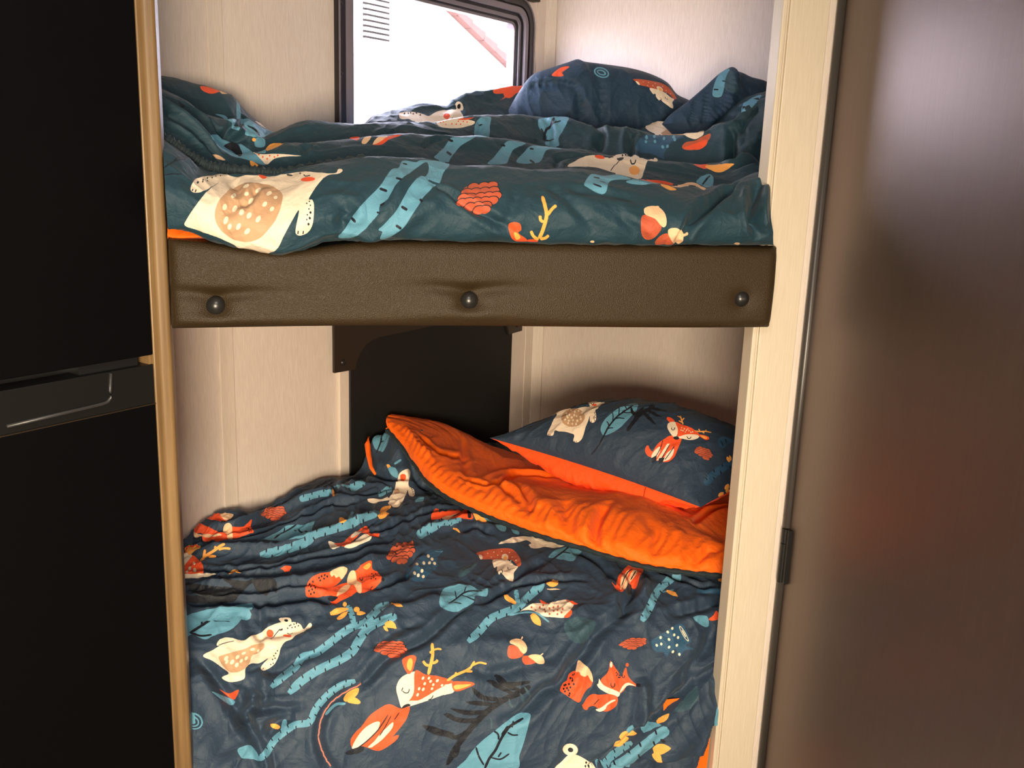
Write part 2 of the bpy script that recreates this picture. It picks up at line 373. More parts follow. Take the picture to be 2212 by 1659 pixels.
PATTERN = """
# canonical motifs: M name / entries in own frame ; end with Z
M bear
c s 700,150 755,112 800,98 880,98 960,105 985,112 1010,108 1012,118 985,128 960,160 938,178 946,215 942,258 925,278 905,276 893,262 893,222 880,262 858,320 838,390 822,420 796,441 770,440 757,424 762,378 700,357 640,350 606,345 592,382 568,389 545,380 545,358 570,310 592,258 622,212 600,208 585,217 569,205 588,190 632,170 680,160
t e 755,237 98,76 -8
w d8 740,180 700,200 725,215 770,190 800,182 830,200 710,235 745,235 785,225 815,230 690,255 720,262 755,258 790,262 820,250 715,282 750,288 780,290 705,225 765,215
r e 786,126 20,7 0
r e 932,131 20,8 0
k l5 835,118 852,128 875,118
k l5 853,128 856,142
k l4 795,118 812,124 825,116
k l4 900,122 915,128 930,118
k d4 933,200 938,215 930,228 936,240 928,250 934,262 925,238
k l4 552,370 552,384
k l4 565,374 565,388
k l4 768,428 768,440
k l4 782,430 782,442
k l4 905,264 905,276
k d3 590,198 602,194 614,190 626,184
Z
M leaf
b s 1290,125 1240,120 1160,145 1090,188 1020,250 985,310 985,350 1010,384 1080,362 1150,312 1220,240 1275,180
k l13 1250,135 1190,175 1130,218 1080,270 1040,325 1008,388 975,450 940,500 900,545
k l8 1200,168 1180,140
k l8 1165,190 1200,195 1245,190
k l8 1130,220 1135,180 1132,150
k l8 1095,250 1130,240 1180,245
k l8 1080,268 1085,225 1078,190
k l8 1050,310 1045,285 1032,268
k l8 1035,330 1060,322 1085,320
Z
M deer
r s 1560,385 1510,410 1450,455 1410,515 1385,490 1376,468 1358,475 1348,512 1368,550 1398,565 1420,580 1480,600 1540,600 1590,560 1615,500 1645,430 1640,400
c s 1400,570 1405,540 1430,505 1470,475 1470,520 1440,570 1420,585
c s 1480,600 1500,570 1540,520 1585,495 1575,545 1540,585
c p 1530,452 1555,452 1470,590 1440,592
k l6 1495,425 1470,500 1425,575
k l6 1552,455 1510,530 1480,590
k l6 1590,475 1550,530 1510,585
k p 1400,572 1445,545 1440,585 1405,612
k p 1460,575 1510,565 1495,600 1460,622
r s 1526,250 1535,232 1565,240 1590,262 1585,290 1550,275
c s 1532,320 1538,285 1575,270 1612,285 1620,330 1612,380 1590,400 1555,365
r s 1600,275 1650,292 1720,318 1780,355 1795,385 1740,378 1680,378 1640,392 1615,385 1618,330
c s 1640,390 1690,376 1750,374 1792,385 1780,408 1725,422 1665,412 1610,400
r s 1780,375 1830,380 1870,395 1876,412 1850,418 1810,400
o s 1800,382 1840,390 1862,405 1835,408
k e 1605,405 24,13 5
k l6 1565,320 1570,338 1585,338 1594,318
k l6 1690,392 1705,408 1720,405 1728,395
o l10 1662,292 1650,262 1640,235 1612,222
o l9 1650,262 1672,240
o l9 1655,278 1625,262
o l9 1640,240 1640,220
o l10 1755,345 1800,352 1850,352 1895,360
o l9 1800,352 1790,330
o l9 1850,352 1850,335
o l9 1820,352 1835,365
w d5 1650,320 1670,330 1690,340 1660,345 1680,355 1710,345 1725,358 1700,330 1645,340 1740,355
Z
M fox
r s 1040,1062 1033,990 1060,935 1100,900 1160,878 1225,868 1290,835 1330,830 1365,842 1358,880 1310,940 1260,985 1200,1030 1160,1065 1100,1070
p s 1230,870 1290,835 1335,830 1366,842 1355,880 1320,925 1300,905 1275,915 1260,895 1240,905
k d7 1065,960 1090,945 1075,990 1100,975 1060,1020 1085,1010 1110,1000 1075,1045 1100,1035 1140,915 1160,905 1185,895 1150,935 1180,920 1205,905
r s 1170,1060 1240,1000 1320,960 1400,950 1480,960 1500,1010 1440,1030 1380,1070 1310,1100 1260,1128 1230,1100 1250,1060
p s 1280,1060 1300,1010 1350,970 1390,980 1350,1030 1300,1055
k s 1205,1080 1240,1062 1290,1070 1260,1095 1230,1100
r s 1380,880 1440,850 1480,810 1530,782 1560,782 1565,840 1610,870 1640,930 1600,980 1540,1020 1470,1035 1440,990 1400,960 1370,930
o s 1490,830 1540,795 1552,820 1520,850
p s 1368,965 1365,920 1385,870 1410,855 1430,870 1445,940 1475,955 1478,1030 1450,1035 1425,985 1400,970
k l6 1462,910 1468,932 1485,932 1490,912
k d5 1560,880 1572,892 1585,905 1560,908 1575,915 1590,925 1600,895 1555,925 1590,880
k l5 1550,1010 1555,990 1570,985
k e 1650,930 14,12 0
Z
M pine
R s 262,70 300,38 400,38 438,80 440,150 420,205 360,215 300,190 258,150
k e 318,50 33,33 0
k e 371,50 33,33 0
k e 416,50 33,33 0
R e 318,52 29,30 0
R e 371,52 29,30 0
R e 416,52 29,30 0
k e 285,88 33,33 0
k e 332,88 33,33 0
k e 379,88 33,33 0
k e 426,88 33,33 0
R e 285,91 29,30 0
R e 332,91 29,30 0
R e 379,91 29,30 0
R e 426,91 29,30 0
k e 270,127 33,33 0
k e 312,127 33,33 0
k e 357,127 33,33 0
k e 402,127 33,33 0
k e 441,127 33,33 0
R e 270,130 29,30 0
R e 312,130 29,30 0
R e 357,130 29,30 0
R e 402,130 29,30 0
R e 441,130 29,30 0
k e 262,161 33,33 0
k e 301,161 33,33 0
k e 344,161 33,33 0
k e 386,161 33,33 0
k e 426,161 33,33 0
R e 262,164 29,30 0
R e 301,164 29,30 0
R e 344,164 29,30 0
R e 386,164 29,30 0
R e 426,164 29,30 0
k e 308,196 33,33 0
k e 351,196 33,33 0
k e 394,196 33,33 0
R e 308,199 29,30 0
R e 351,199 29,30 0
R e 394,199 29,30 0
k e 357,226 33,33 0
k e 390,226 33,33 0
R e 357,229 29,30 0
R e 390,229 29,30 0
Z
M acorns
R s 430,1120 480,1125 520,1150 540,1190 510,1215 450,1225 418,1205 415,1160
p s 435,1085 470,1070 510,1072 545,1095 565,1135 560,1170 540,1185 515,1165 495,1135 460,1115 435,1105
p l11 522,1075 532,1052
R s 535,1205 580,1200 620,1215 650,1249 560,1270 528,1240
p s 575,1205 610,1190 665,1195 695,1220 697,1260 650,1262 615,1235
p l9 670,1198 690,1182
Z
M hedgehog
R s 178,408 260,385 340,375 430,372 480,400 510,450 520,500 495,515 470,480 430,460 380,470 320,465 280,455 220,455 190,430
c s 192,425 215,425 222,450 205,457
c s 300,465 350,455 420,465 470,505 495,518 465,560 462,600 445,628 400,600 365,560 350,575 332,545 335,510 312,520
c e 395,440 26,26 0
o e 398,447 14,16 0
k l5 418,515 418,530 430,536 438,530
k l5 365,540 375,550 372,565
w d4 262,412 310,402 370,395 430,405 450,440 480,465 290,440 340,425 440,470
Z
M stump
B s 1520,1100 1560,1060 1640,1010 1720,960 1770,965 1820,1060 1825,1095 1790,1120 1850,1150 1780,1160 1740,1210 1710,1150 1660,1180 1640,1210 1610,1170 1560,1170
w e 1775,1030 14,70 -30
B e 1775,1030 9,60 -30
w e 1775,1030 5,35 -30
w d10 1685,990 1650,1018 1595,1060 1660,1075 1700,1040 1600,1110 1660,1135 1720,1120 1730,1060 1690,1170 1740,1190 1565,1120
Z
M bird
c s 510,860 560,825 640,795 730,795 830,770 880,768 930,795 900,850 860,905 780,905 710,900 660,880 600,850 540,850
r s 668,768 725,798 680,797
r s 870,768 955,795 930,805 880,780
r s 850,900 905,850 910,880 885,905
R d7 600,825 630,850 665,825 690,810 700,842 735,800 740,832 770,858 705,865 738,880 770,825 805,818 800,852 840,840 800,880 830,870
Z
# placements
T lower
#--- large faint patches
# bottom deer (traced)
C r s 1700,815 1790,850 1860,835 1850,900 1820,960 1740,1060 1690,1120 1770,1060 1765,1090 1720,1130 1640,1180 1590,1185 1520,1160 1470,1150 1430,1172 1405,1170 1390,1110 1420,1050 1480,990 1540,910 1620,850
C c s 1405,1170 1430,1100 1500,1010 1580,960 1625,960 1600,1030 1540,1095 1480,1140
C c s 1530,1160 1580,1110 1620,1060 1690,990 1730,960 1720,1010 1660,1080 1620,1120 1590,1150
C k l9 1690,900 1610,1020 1520,1110 1440,1170
C k l7 1715,905 1665,1000 1620,1070
C k l7 1780,880 1740,940
C k s 1350,1200 1400,1175 1490,1150 1490,1190 1420,1215 1365,1218
C r s 1850,900 1700,1080 1760,1062 1740,1100 1640,1180 1560,1165 1640,1100
C c s 1755,690 1780,620 1830,580 1910,555 1935,600 1925,700 1900,770 1860,820 1800,845 1775,780
C r s 1905,550 1990,580 2080,590 2180,620 2212,645 2150,665 2080,700 2000,750 1930,790 1880,790 1850,800 1895,720
D r p 0,505 60,518 68,540 50,545 0,560
C c s 1860,790 1930,785 2000,750 2080,700 2150,665 2212,650 2212,720 2120,745 2010,785 1870,830 1840,830
D c p 0,550 64,540 66,605 0,628
C r s 1850,432 1890,425 1915,445 1900,500 1885,550 1850,575 1815,520 1803,460
C o s 1850,460 1880,455 1885,500 1868,550 1840,520
C k s 1800,850 1815,825 1850,812 1870,825 1845,835
C k l7 1808,682 1798,712
C k l7 1805,710 1825,725 1850,722 1860,695
C k l7 2050,745 2035,770 2010,782
C o l26 2010,580 2030,500 2045,420 2040,330
C o l22 2022,510 1990,500 1968,470
C o l22 2040,490 2070,480 2085,462
C o l20 2045,400 2020,402
C o l16 2045,385 2085,375 2115,380
C w e 1968,608 9,14 30
C w e 2015,608 9,13 30
C w e 2028,633 10,13 40
C w e 2082,628 10,15 40
C w e 1982,652 10,13 30
C w e 2050,660 9,12 30
C w e 1937,692 9,14 20
C w e 1970,697 10,15 30
C w e 2040,692 9,12 30
C w e 1925,740 9,14 30
C w e 2120,665 9,12 50
D o l20 20,520 80,480 160,445 200,420
D o l17 80,485 88,455
D o l17 160,450 210,450
D o l17 195,425 225,375
D o l15 200,410 260,385 315,395
D r s 60,530 130,525 200,530 225,548 170,575 110,598 68,590
D o s 75,555 140,548 200,548 140,575 80,585
# fern by deer
D K l44 640,560 560,610 450,660 330,740 220,850 100,1000 20,1150
D K f40 560,590 480,560 400,490 370,488
D K f36 640,530 520,545 430,540 380,500
D K f40 520,620 400,560 350,530 310,520
D K f40 450,660 300,650 230,600 205,565
D K f36 400,700 280,690 210,685 160,680
D K f40 330,750 200,760 120,750 40,725
D K f40 260,810 160,820 60,800 0,770
D K f36 200,870 100,940 30,930 -40,920
D K f36 120,960 80,1080 40,1040
D g f20 640,640 620,600 592,560
D g f20 590,690 580,640 562,610
D g f20 510,720 490,690 482,650
D g f14 350,880 352,830 340,790
C K f60 2212,1060 2100,1040 2020,1010 1960,985
C K f40 2212,920 2170,905 2130,895
# big leaf
D b s 640,768 560,765 470,820 380,890 280,970 220,1030 160,1110 110,1190 520,1190 560,1080 600,960 630,840
D k l20 590,800 520,840 470,880 420,960 380,1040 330,1110 300,1180
D k l12 505,870 515,820
D k l12 470,905 510,925 550,925
D k l14 405,960 400,920 370,895
D k l14 295,1150 260,1090 235,1015
D k l12 350,1095 420,1105 485,1065
D k l12 400,1090 425,1055
D k l30 480,860 430,930
# bear bottom
D c s 830,1190 880,1120 935,1070 990,1075 1050,1105 1105,1145 1110,1190
D c e 940,1035 58,45 10
D k e 942,1037 20,17 10
D k e 1058,1130 7,9 0
D k e 1083,1140 7,9 0
D k e 1055,1160 7,9 0
D k e 1080,1163 7,9 0
D k e 1103,1143 7,9 0
# fox D
D r s 865,580 885,540 915,515 930,470 975,445 1020,460 1070,480 1105,520 1095,560 1060,590 1030,640 1005,682 950,655 905,625 868,600
D p s 1003,366 1040,395 1080,430 1105,480 1108,530 1090,515 1070,480 1050,490 1020,480 1005,455 980,455 985,420
D k d7 905,550 930,545 915,575 940,570 890,580 900,600 925,590 935,615 955,520 965,545 940,500 930,630 895,555
D k l7 965,478 970,462
D k l7 950,495 960,515
D k l7 955,470 960,485
D r s 1240,372 1270,415 1300,455 1320,490 1355,420 1370,480 1400,520 1435,550 1430,562 1370,555 1340,590 1310,615 1260,600 1200,570 1175,540 1170,510 1210,470 1228,430
D c s 1155,505 1170,530 1200,560 1260,585 1310,612 1290,640 1220,615 1160,580 1140,550 1150,540
D c s 1310,612 1330,560 1370,535 1430,560 1370,556
D c e 1245,400 10,22 5
D k l6 1243,535 1243,555 1258,570 1272,555 1270,535
D k l6 1330,470 1328,490 1340,497 1348,480
D k d5 1285,460 1295,470 1305,480 1288,480 1300,495 1310,495
D k e 1447,553 18,14 10
D r e 1365,402 12,14 0
D r s 1035,695 1070,640 1110,620 1160,625 1230,620 1290,640 1290,690 1265,725 1210,750 1165,740 1120,710 1080,715 1065,738 1040,730 1028,700
D c s 1130,735 1170,720 1240,670 1280,665 1220,700 1200,735 1160,752
D k l6 1115,700 1155,655
# acorns
X acorns B 415,1160 565,1135 695,1220 = 415,1160 565,1135 695,1220
X bird B 510,860 955,795 860,905 = 510,860 955,795 860,905
X hedgehog B 178,408 520,500 445,628 = 178,408 520,500 445,628
X stump B 1520,1100 1770,965 1780,1160 = 1520,1100 1770,965 1780,1160
# birch branches: V b t<width> pts
B b t62 110,1095 200,1010 280,920 360,880 440,850 500,820 560,760 640,690 690,650
B b t36 505,815 490,760 480,700
B b l14 430,890 560,865 650,880 735,940
B o f40 480,798 420,760 380,738
B o f60 810,625 760,642 705,640
B o f60 600,880 640,930 672,970
B p f12 720,688 770,686 825,686
B b t60 1450,935 1510,830 1560,720 1620,650 1700,600 1750,605
B b l12 1610,710 1700,690
B o f34 1640,700 1690,720 1730,745
B o f70 2035,610 2090,595 2145,580
B r s 1255,620 1290,560 1350,500 1420,515 1460,540 1430,600 1400,680 1340,640 1310,700 1270,705 1215,635 1250,660
B p s 1290,600 1340,545 1350,560 1300,670 1285,690
B p s 1380,545 1415,560 1350,640 1320,690 1305,670
B k l8 1375,535 1330,570 1295,660
B k l8 1400,550 1365,610
B k s 1340,645 1370,650 1370,720 1340,720
B c s 345,338 420,300 520,280 640,290 760,320 860,335 880,345 780,370 700,360 650,370 590,370 600,340 560,310 480,330 400,335
B c s 580,345 620,340 700,355 640,372 600,370
B b s 730,440 780,390 870,360 960,340 1020,370 960,420 920,470 840,460 780,450
B k l12 650,555 720,490 800,430 880,370 920,345
B k l8 830,400 900,410
B g f60 40,590 100,540 180,490
B b s 0,660 60,650 130,660 190,690 260,690 250,745 170,740 150,790 80,830 20,860 -60,850 -110,800 -90,700 -40,670
B k l11 -40,800 20,760 80,715 150,700 220,705
B k l8 20,760 10,700
B k l8 80,715 95,670
B k l8 60,730 130,760 165,775
B k l8 0,790 60,800
B b s 1845,905 1950,895 1965,970 1920,972
B B s 1870,700 1940,670 2000,690 2080,680 2100,710 2040,730 1960,710 1910,740
B r s 1965,920 2000,890 2025,855 2060,910 2000,930
B r s 2065,1045 2105,1010 2105,1050
X pine B 255,100 440,75 375,250 = 1310,1090 1475,1085 1370,1150
B G s 1230,770 1270,790 1260,870 1215,880
B g s 850,960 950,900 1080,930 1085,990 1000,1100 900,1080
# bottom right birch
D b t85 1230,1190 1380,1100 1480,1020 1580,940 1670,880
D b l50 1370,1170 1370,1060
D b t50 1140,1190 1260,1080 1400,980
D b f50 1480,900 1550,855 1620,850
D o f46 1585,830 1640,800 1680,765
D o f56 1310,950 1360,920 1440,915
D o f56 1265,1015 1310,985 1380,950
D b f46 1365,900 1390,880 1405,850
D o f86 1560,1045 1620,1030 1692,1025
D o f60 1560,1060 1590,1090 1618,1132
D k e 1632,970 22,12 30
D b s 2035,720 2062,680 2060,830 2030,950 2012,950 2015,840
D g s 1720,740 1800,640 1890,560 1880,680 1800,745
# crop C content
C b s 72,160 120,100 260,60 400,40 530,20 620,20 560,80 500,170 420,230 300,270 230,300 130,260 75,290 40,240
C k l22 110,245 190,200 260,150 330,90 420,45 525,40
C k l14 205,185 210,90
C k l12 300,150 370,150 430,155
C k l10 350,150 375,130
C k l16 110,245 200,270 285,262
C c s 215,430 300,380 375,335 470,312 400,328 335,350 325,335 345,305 390,284 440,287 500,302 548,306 600,275 680,240 750,195 830,165 880,168 940,162 990,178 1020,212 1060,170 1080,172 1078,192 1030,230 960,265 920,300 870,320 835,370 820,430 790,490 750,525 700,548 675,530 690,500 735,450 665,490 600,492 555,530 550,600 520,625 430,640 365,605 420,570 360,520 290,470
C t s 345,460 350,432 450,402 560,370 640,335 700,335 700,370 650,410 605,430 580,500 520,550 440,562 380,520
C w e 400,450 14,22 35
C w e 448,480 14,22 35
C w e 405,478 10,18 35
C w e 490,440 12,20 35
C w e 520,470 11,18 35
C w e 485,503 13,20 35
C w e 560,450 11,18 35
C w e 610,378 20,10 -20
C w e 655,390 10,14 30
C w e 540,410 18,10 -25
C k d5 890,210 905,190 925,205 940,178 960,172 975,190 915,185 950,200 780,430 795,410 808,390 770,460 790,450 775,490 755,500
C k l6 830,215 790,260 755,300
C k s 820,225 850,212 845,228
C k l6 885,245 910,255 930,245
C k l5 340,345 400,325 465,312
C k l5 690,540 700,525
C c s 820,135 870,122 910,132 920,160 900,185 860,180
C k e 878,150 16,10 10
C r e 750,250 28,28 0
C r e 886,270 34,14 10
# birches C
C b t62 760,680 850,600 950,520 1010,440 1110,410 1210,340 1310,260 1410,200 1500,170 1560,110 1620,50 1700,10
C b t70 900,730 990,640 1090,570 1180,520 1290,470 1400,400 1450,320 1520,220 1600,170 1700,130 1760,120
C b t56 620,1240 700,1230 780,1110 860,1040 950,980 1060,960 1110,860 1180,770 1260,700 1330,660 1430,630
C b t46 1415,170 1400,100 1370,30
C b l40 850,1040 870,940
C b l22 1190,900 1270,820 1350,810
C b s 490,1180 540,1150 600,1145 660,1240 560,1250 520,1240
C b s 285,715 380,750 470,790 440,825 380,790
C r s 345,695 420,730 500,700 470,775 430,765
C o s 1335,770 1370,720 1450,685 1450,730 1400,780 1350,795
C o s 1370,790 1420,760 1470,795 1450,815 1380,805
C o s 755,975 800,975 830,995 810,1015 765,1005
C o f50 1230,95 1300,70 1380,55
C o f40 1285,140 1330,110 1370,75
C o e 1345,20 16,20 0
C o e 1440,62 24,22 0
C o f34 1440,98 1475,90 1512,92
C o f30 1710,12 1760,25 1810,38
C o f60 1665,190 1710,180 1758,212
C o f24 1655,195 1675,220 1692,236
X pine C 255,100 440,75 375,250 = 1600,350 1808,345 1740,440
C b e 140,950 78,66 25
C G e 138,952 66,54 25
C b e 134,952 54,42 25
C G e 132,952 44,32 25
C b e 128,952 30,20 25
C b e 95,930 60,60 25
# crop A
X fox A 1033,990 1565,782 1260,1128 = 1033,990 1565,782 1260,1128
X pine A 255,100 440,75 375,250 = 700,380 858,370 790,450
X pine A 255,100 440,75 375,250 = 1705,700 1885,660 1800,800
A r s 130,500 155,405 230,398 330,402 420,402 455,410 430,450 380,460 280,450 230,440 165,470 190,480 300,530 380,560 440,600 230,625 210,560 150,560
A p s 350,405 455,405 440,440 390,455
A p s 135,550 180,565 300,565 365,572 320,590 180,590 150,590
A k p 135,590 210,592 210,620 135,612
A r s 370,590 400,540 450,510 530,505 570,480 605,448 600,510 620,555 560,575 480,600 400,602
A p s 375,555 385,500 420,478 445,500 450,560 450,602 410,600 405,565
A k d5 580,520 590,530 600,545 575,540 585,550 570,510
A k d8 165,420 180,415 160,440 178,435 158,460
A r s 45,720 100,720 160,750 210,810 218,875 180,890 50,885
A c s 45,725 130,735 60,820 45,830
A o s 70,690 100,655 190,655 190,680 150,700 110,728
A r l10 75,700 100,662 185,660
A o l22 195,780 240,735 300,700 350,665 390,645
A o l20 220,750 232,690
A o l20 300,705 320,680 305,670
A o l18 340,690 380,680 435,682
A o l20 255,740 320,742
A c s 50,890 200,880 320,882 240,905 100,918 55,915
A w d12 145,800 110,840 90,865 150,850
A r s 830,845 880,820 920,830 890,862
A o f24 420,882 470,860 520,878
A b s 655,600 720,590 820,540 880,500 960,490 1060,480 1110,455 1060,560 1000,600 900,610 780,620
A k l12 780,600 860,550 960,490
A k l10 860,560 865,510
A k l10 940,530 1000,545 1050,545
A b t70 670,730 780,710 900,680 980,650 1050,620 1100,570 1200,540 1300,510 1400,480 1500,430 1625,395
A b l24 1370,480 1390,430 1410,385
A o s 1300,470 1310,432 1360,455 1330,480
A o f50 1630,400 1665,365 1715,350
A o f46 1612,435 1650,415 1700,400
A c s 1215,625 1280,640 1310,660 1280,680 1240,685
A r s 1260,640 1330,630 1400,570 1470,520 1520,498 1540,540 1560,560 1622,565 1600,585 1550,580 1480,560 1430,600 1340,665
A c s 1390,590 1440,540 1480,550 1420,590
A c s 1340,670 1420,620 1500,570 1560,585 1540,620 1470,650 1400,680
A b t50 985,290 1060,270 1150,245 1240,230
A b s 1250,180 1320,175 1400,180 1350,195
A b t60 1390,200 1440,180 1500,145
A o s 1245,210 1262,220 1265,265 1250,270
A b s 1700,60 1740,35 1770,80 1760,120 1720,100
A b t50 1610,255 1660,225 1720,200
A b s 1905,310 1935,270 1975,275 1960,310
A c s 1785,80 1840,50 1870,70 1855,130 1855,180 1895,210 1900,250 1885,270 1855,250 1845,215 1830,260 1800,310 1770,345 1720,345 1690,320 1700,300 1640,305 1580,318 1535,310 1525,285 1570,285 1640,290 1680,270 1700,275 1740,210 1755,150
A r e 1810,108 24,20 0
A t e 1760,228 22,22 20
A k d4 1865,190 1875,200 1882,212 1888,228 1890,245
A r s 2040,400 2090,370 2095,400 2160,380 2212,365 2212,400 2120,430 2040,450
A p s 2110,435 2160,420 2212,400 2212,430
A b t70 1920,580 1990,545 2060,500 2130,465 2212,470
A B s 1830,910 1850,850 1920,780 1990,710 2060,690 2120,700 2080,760 2080,830 2040,870 2000,900 1960,945 1890,940
A w d12 2010,740 2040,765 1975,795 2020,795 1920,810 2060,800 1960,860 1900,880 1930,895 1970,905
A b l6 2060,700 2110,710 2125,700
A K f46 60,960 200,990 330,1000 430,985
A K f60 100,1000 250,1040 400,1010 560,1000
A K s 330,900 450,930 560,940 640,920 790,930 800,1040 760,1000 720,1060 640,1010 600,960 510,1050 440,1110 200,1120 70,1100 80,1060 300,1060 460,1000
A g f30 240,1190 250,1150 255,1120
A b s 75,1253 100,1210 200,1180 350,1150 500,1130 620,1125 590,1200 560,1253
A G s 40,390 140,395 130,600 60,630
E r s 705,1260 730,1200 775,1195 780,1230 870,1190 960,1200 1000,1220 1040,1190 1080,1195 1100,1240 1110,1290 1000,1290 860,1290 710,1300
E p s 790,1290 850,1262 960,1245 900,1285
E k l8 890,1285 985,1235
E k s 1060,1215 1090,1220 1095,1275 1065,1280
E o s 1115,1240 1160,1215 1220,1260 1250,1320 1190,1310 1140,1290
E b s 1220,1270 1300,1300 1290,1330 1230,1290
E b s 1340,1350 1440,1370 1430,1420 1370,1400
E b s 1500,1395 1570,1420 1565,1450 1510,1430
E b t70 560,1470 650,1410 740,1360 830,1310 
E b t50 740,1320 850,1330 1000,1300
E o f24 915,1380 950,1400 990,1430
E b s 115,460 150,430 280,430 270,520 220,620 190,620 140,600 115,530
E k l14 210,440 200,500 180,560 150,640
E k l9 195,530 220,515
E o s 255,760 275,752 295,775 270,795
E b s 270,790 320,780 365,850 350,880 300,850
E b l22 330,750 400,705
E b s 0,910 40,930 0,960
T upper
U1 c s 620,940 760,965 830,950 950,950 1050,960 1200,935 1350,915 1560,930 1640,925 1660,895 1690,892 1700,910 1660,935 1565,950 1480,1030 1400,1155 1430,1170 1445,1230 1435,1370 1400,1450 1340,1485 1290,1480 1280,1430 1310,1260 1240,1370 1170,1500 1110,1610 1000,1650 900,1640 620,1520 400,1440 290,1400 300,1350 370,1240 480,1100 600,1005 480,1080 390,1105 345,1090 342,1050 380,985 440,965
U1 t s 555,1300 580,1200 650,1110 740,1050 850,1015 960,1020 1060,1040 1150,1100 1160,1180 1110,1330 1040,1430 960,1510 860,1545 740,1530 640,1470 575,1390
U1 w e 835,1047 30,17 -25
U1 w e 945,1076 28,15 -30
U1 w e 1042,1110 27,17 -30
U1 w e 1100,1145 18,15 -20
U1 w e 725,1133 26,18 -40
U1 w e 840,1118 20,16 -20
U1 w e 880,1172 30,17 -55
U1 w e 1004,1206 26,18 -50
U1 w e 645,1232 28,20 -70
U1 w e 735,1246 34,19 -60
U1 w e 795,1280 28,20 -60
U1 w e 863,1308 30,20 -60
U1 w e 1068,1250 24,17 -50
U1 w e 945,1340 33,19 -60
U1 w e 655,1352 37,19 -70
U1 w e 688,1408 27,18 -70
U1 w e 768,1408 33,18 -65
U1 w e 846,1450 32,20 -50
U1 o e 0,0 1,1 0
U1 r e 1390,984 65,20 -3
U1 r s 945,945 1010,955 1015,975 980,978
U1 k d6 1380,1200 1404,1183 1412,1217 1399,1250 1384,1302 1380,1345 450,990 448,1005 490,972 492,995 532,970 565,958 605,955
U1 k d10 1413,1282 1407,1333 1395,1385 405,1010
U1 k l10 1303,1445 1300,1475
U1 k l10 1350,1445 1345,1475
U1 k l10 362,1070 352,1090
U1 k l10 390,1075 380,1100
U1 k l9 1350,940 1370,955 1410,950
U1 k e 1225,945 28,8 10
U1 k d7 1320,930
U1 b s 90,800 200,710 300,790 430,890 360,900 320,880 290,980 200,1020 110,1060 80,1000
U1 k l12 100,880 200,820 300,800
U1 k l12 180,830 230,790 320,790
U1 k l9 100,950 180,935 255,940
U2 b s 1060,650 830,620 760,640 640,625 600,690 530,710 450,830 400,890 280,1010 175,1140 110,1250 45,1320 100,1340 200,1320 290,1260 410,1130 430,1040 520,960 560,870 620,800 700,740 850,640 870,700 850,770 790,770 700,870 650,960 560,1110 420,1250 450,1280 430,1340 490,1340 640,1245 720,1130 800,1010 830,960 940,850 980,830 1010,740
U2 n s 640,800 720,740 860,650 870,740 800,770 720,830 640,960 560,1100 420,1250 300,1260 420,1110 500,980 560,880
U2 n p 880,800 975,838 960,855 870,812
U2 k l24 425,880 495,905
U2 k l20 575,785 630,800
U2 k l24 165,1150 205,1190
U2 k l20 430,1040 470,1015
U2 k l16 400,1100 430,1110
U2 k l26 625,1045 680,1080
U2 k l22 795,980 820,1005
U2 k l24 575,1220 625,1250
U2 k l12 640,650 680,660
X pine U2 255,100 440,75 400,250 = 1172,935 1500,880 1410,1100
U2 o l34 1920,950 1945,1040 1960,1120 1945,1200 1915,1290 1890,1340
U2 o l30 1965,1130 2010,1070 2050,1035
U2 o l28 1930,1190 1905,1170 1900,1130
U2 o l28 1885,1350 1840,1320 1815,1270
U2 o l26 1900,1345 1950,1335 1980,1310
U2 r s 1610,1215 1660,1190 1715,1205 1728,1260 1700,1290 1770,1340 1780,1365 1680,1362 1630,1320
U2 o s 1660,1290 1690,1290 1720,1330 1680,1350
U2 r s 1790,1350 1840,1345 1880,1365 1790,1368
U3 R s 950,1380 1010,1370 1070,1410 1115,1450 1100,1510 1030,1570 970,1565 945,1500
U3 p s 975,1310 1030,1292 1090,1300 1140,1350 1158,1410 1150,1460 1120,1465 1060,1400 1000,1375 972,1350
U3 p l26 1078,1320 1085,1292
U3 R s 1060,1600 1100,1545 1160,1520 1190,1560 1230,1600 1150,1610
U3 p s 1170,1495 1220,1475 1280,1490 1300,1540 1280,1600 1230,1605 1185,1560
U3 p l22 1295,1545 1335,1515
U3 p e 538,1588 18,8 0
U3 p e 1745,1605 26,12 0
U3 b s 470,1110 530,1030 640,1040 760,1030 860,1070 760,1075 680,1090 650,1180 590,1185 500,1140
U3 k l13 545,1110 615,1135
U3 k l8 600,1085 650,1095
U3 k l8 550,1050 600,1060
U3 b s 820,1090 900,1070 1000,1080 1100,1100 1000,1115 880,1110
U3 r s 930,1065 1050,1075 1150,1090 1220,1110 1100,1105
U3 o s 1110,1110 1170,1125 1240,1155 1190,1160 1130,1135
U3 p s 1200,1130 1290,1110 1340,1095 1400,1100 1450,1130 1490,1150 1460,1160 1400,1125 1340,1120 1280,1140
U3 b s 1405,1090 1450,1045 1510,1025 1545,1050 1545,1110 1510,1130 1450,1120
U3 k l14 1455,1115 1490,1070 1520,1040
U3 r s 1380,945 1450,945 1510,955 1480,985 1420,970
U3 o s 1480,960 1600,945 1715,940 1700,960 1620,1010 1540,1000
U3 c s 330,960 420,905 520,870 600,880 680,890 760,860 880,870 1000,905 1060,890 1085,910 1060,925 1000,920 970,1000 940,1065 850,1050 700,1010 560,970 430,965
U3 r e 600,885 42,13 10
U3 o e 890,995 46,40 5
U3 k s 745,895 800,890 780,915 750,912
U3 k l7 765,915 720,960 690,1000
U3 k l9 855,910 865,938 890,938 900,912
U3 k d6 790,868 815,868 838,872
U3 k l14 670,890 715,882
U2 b s 960,560 1020,500 1080,420 1140,410 1200,400 1320,400 1200,470 1150,510 1080,600 1050,640 930,600
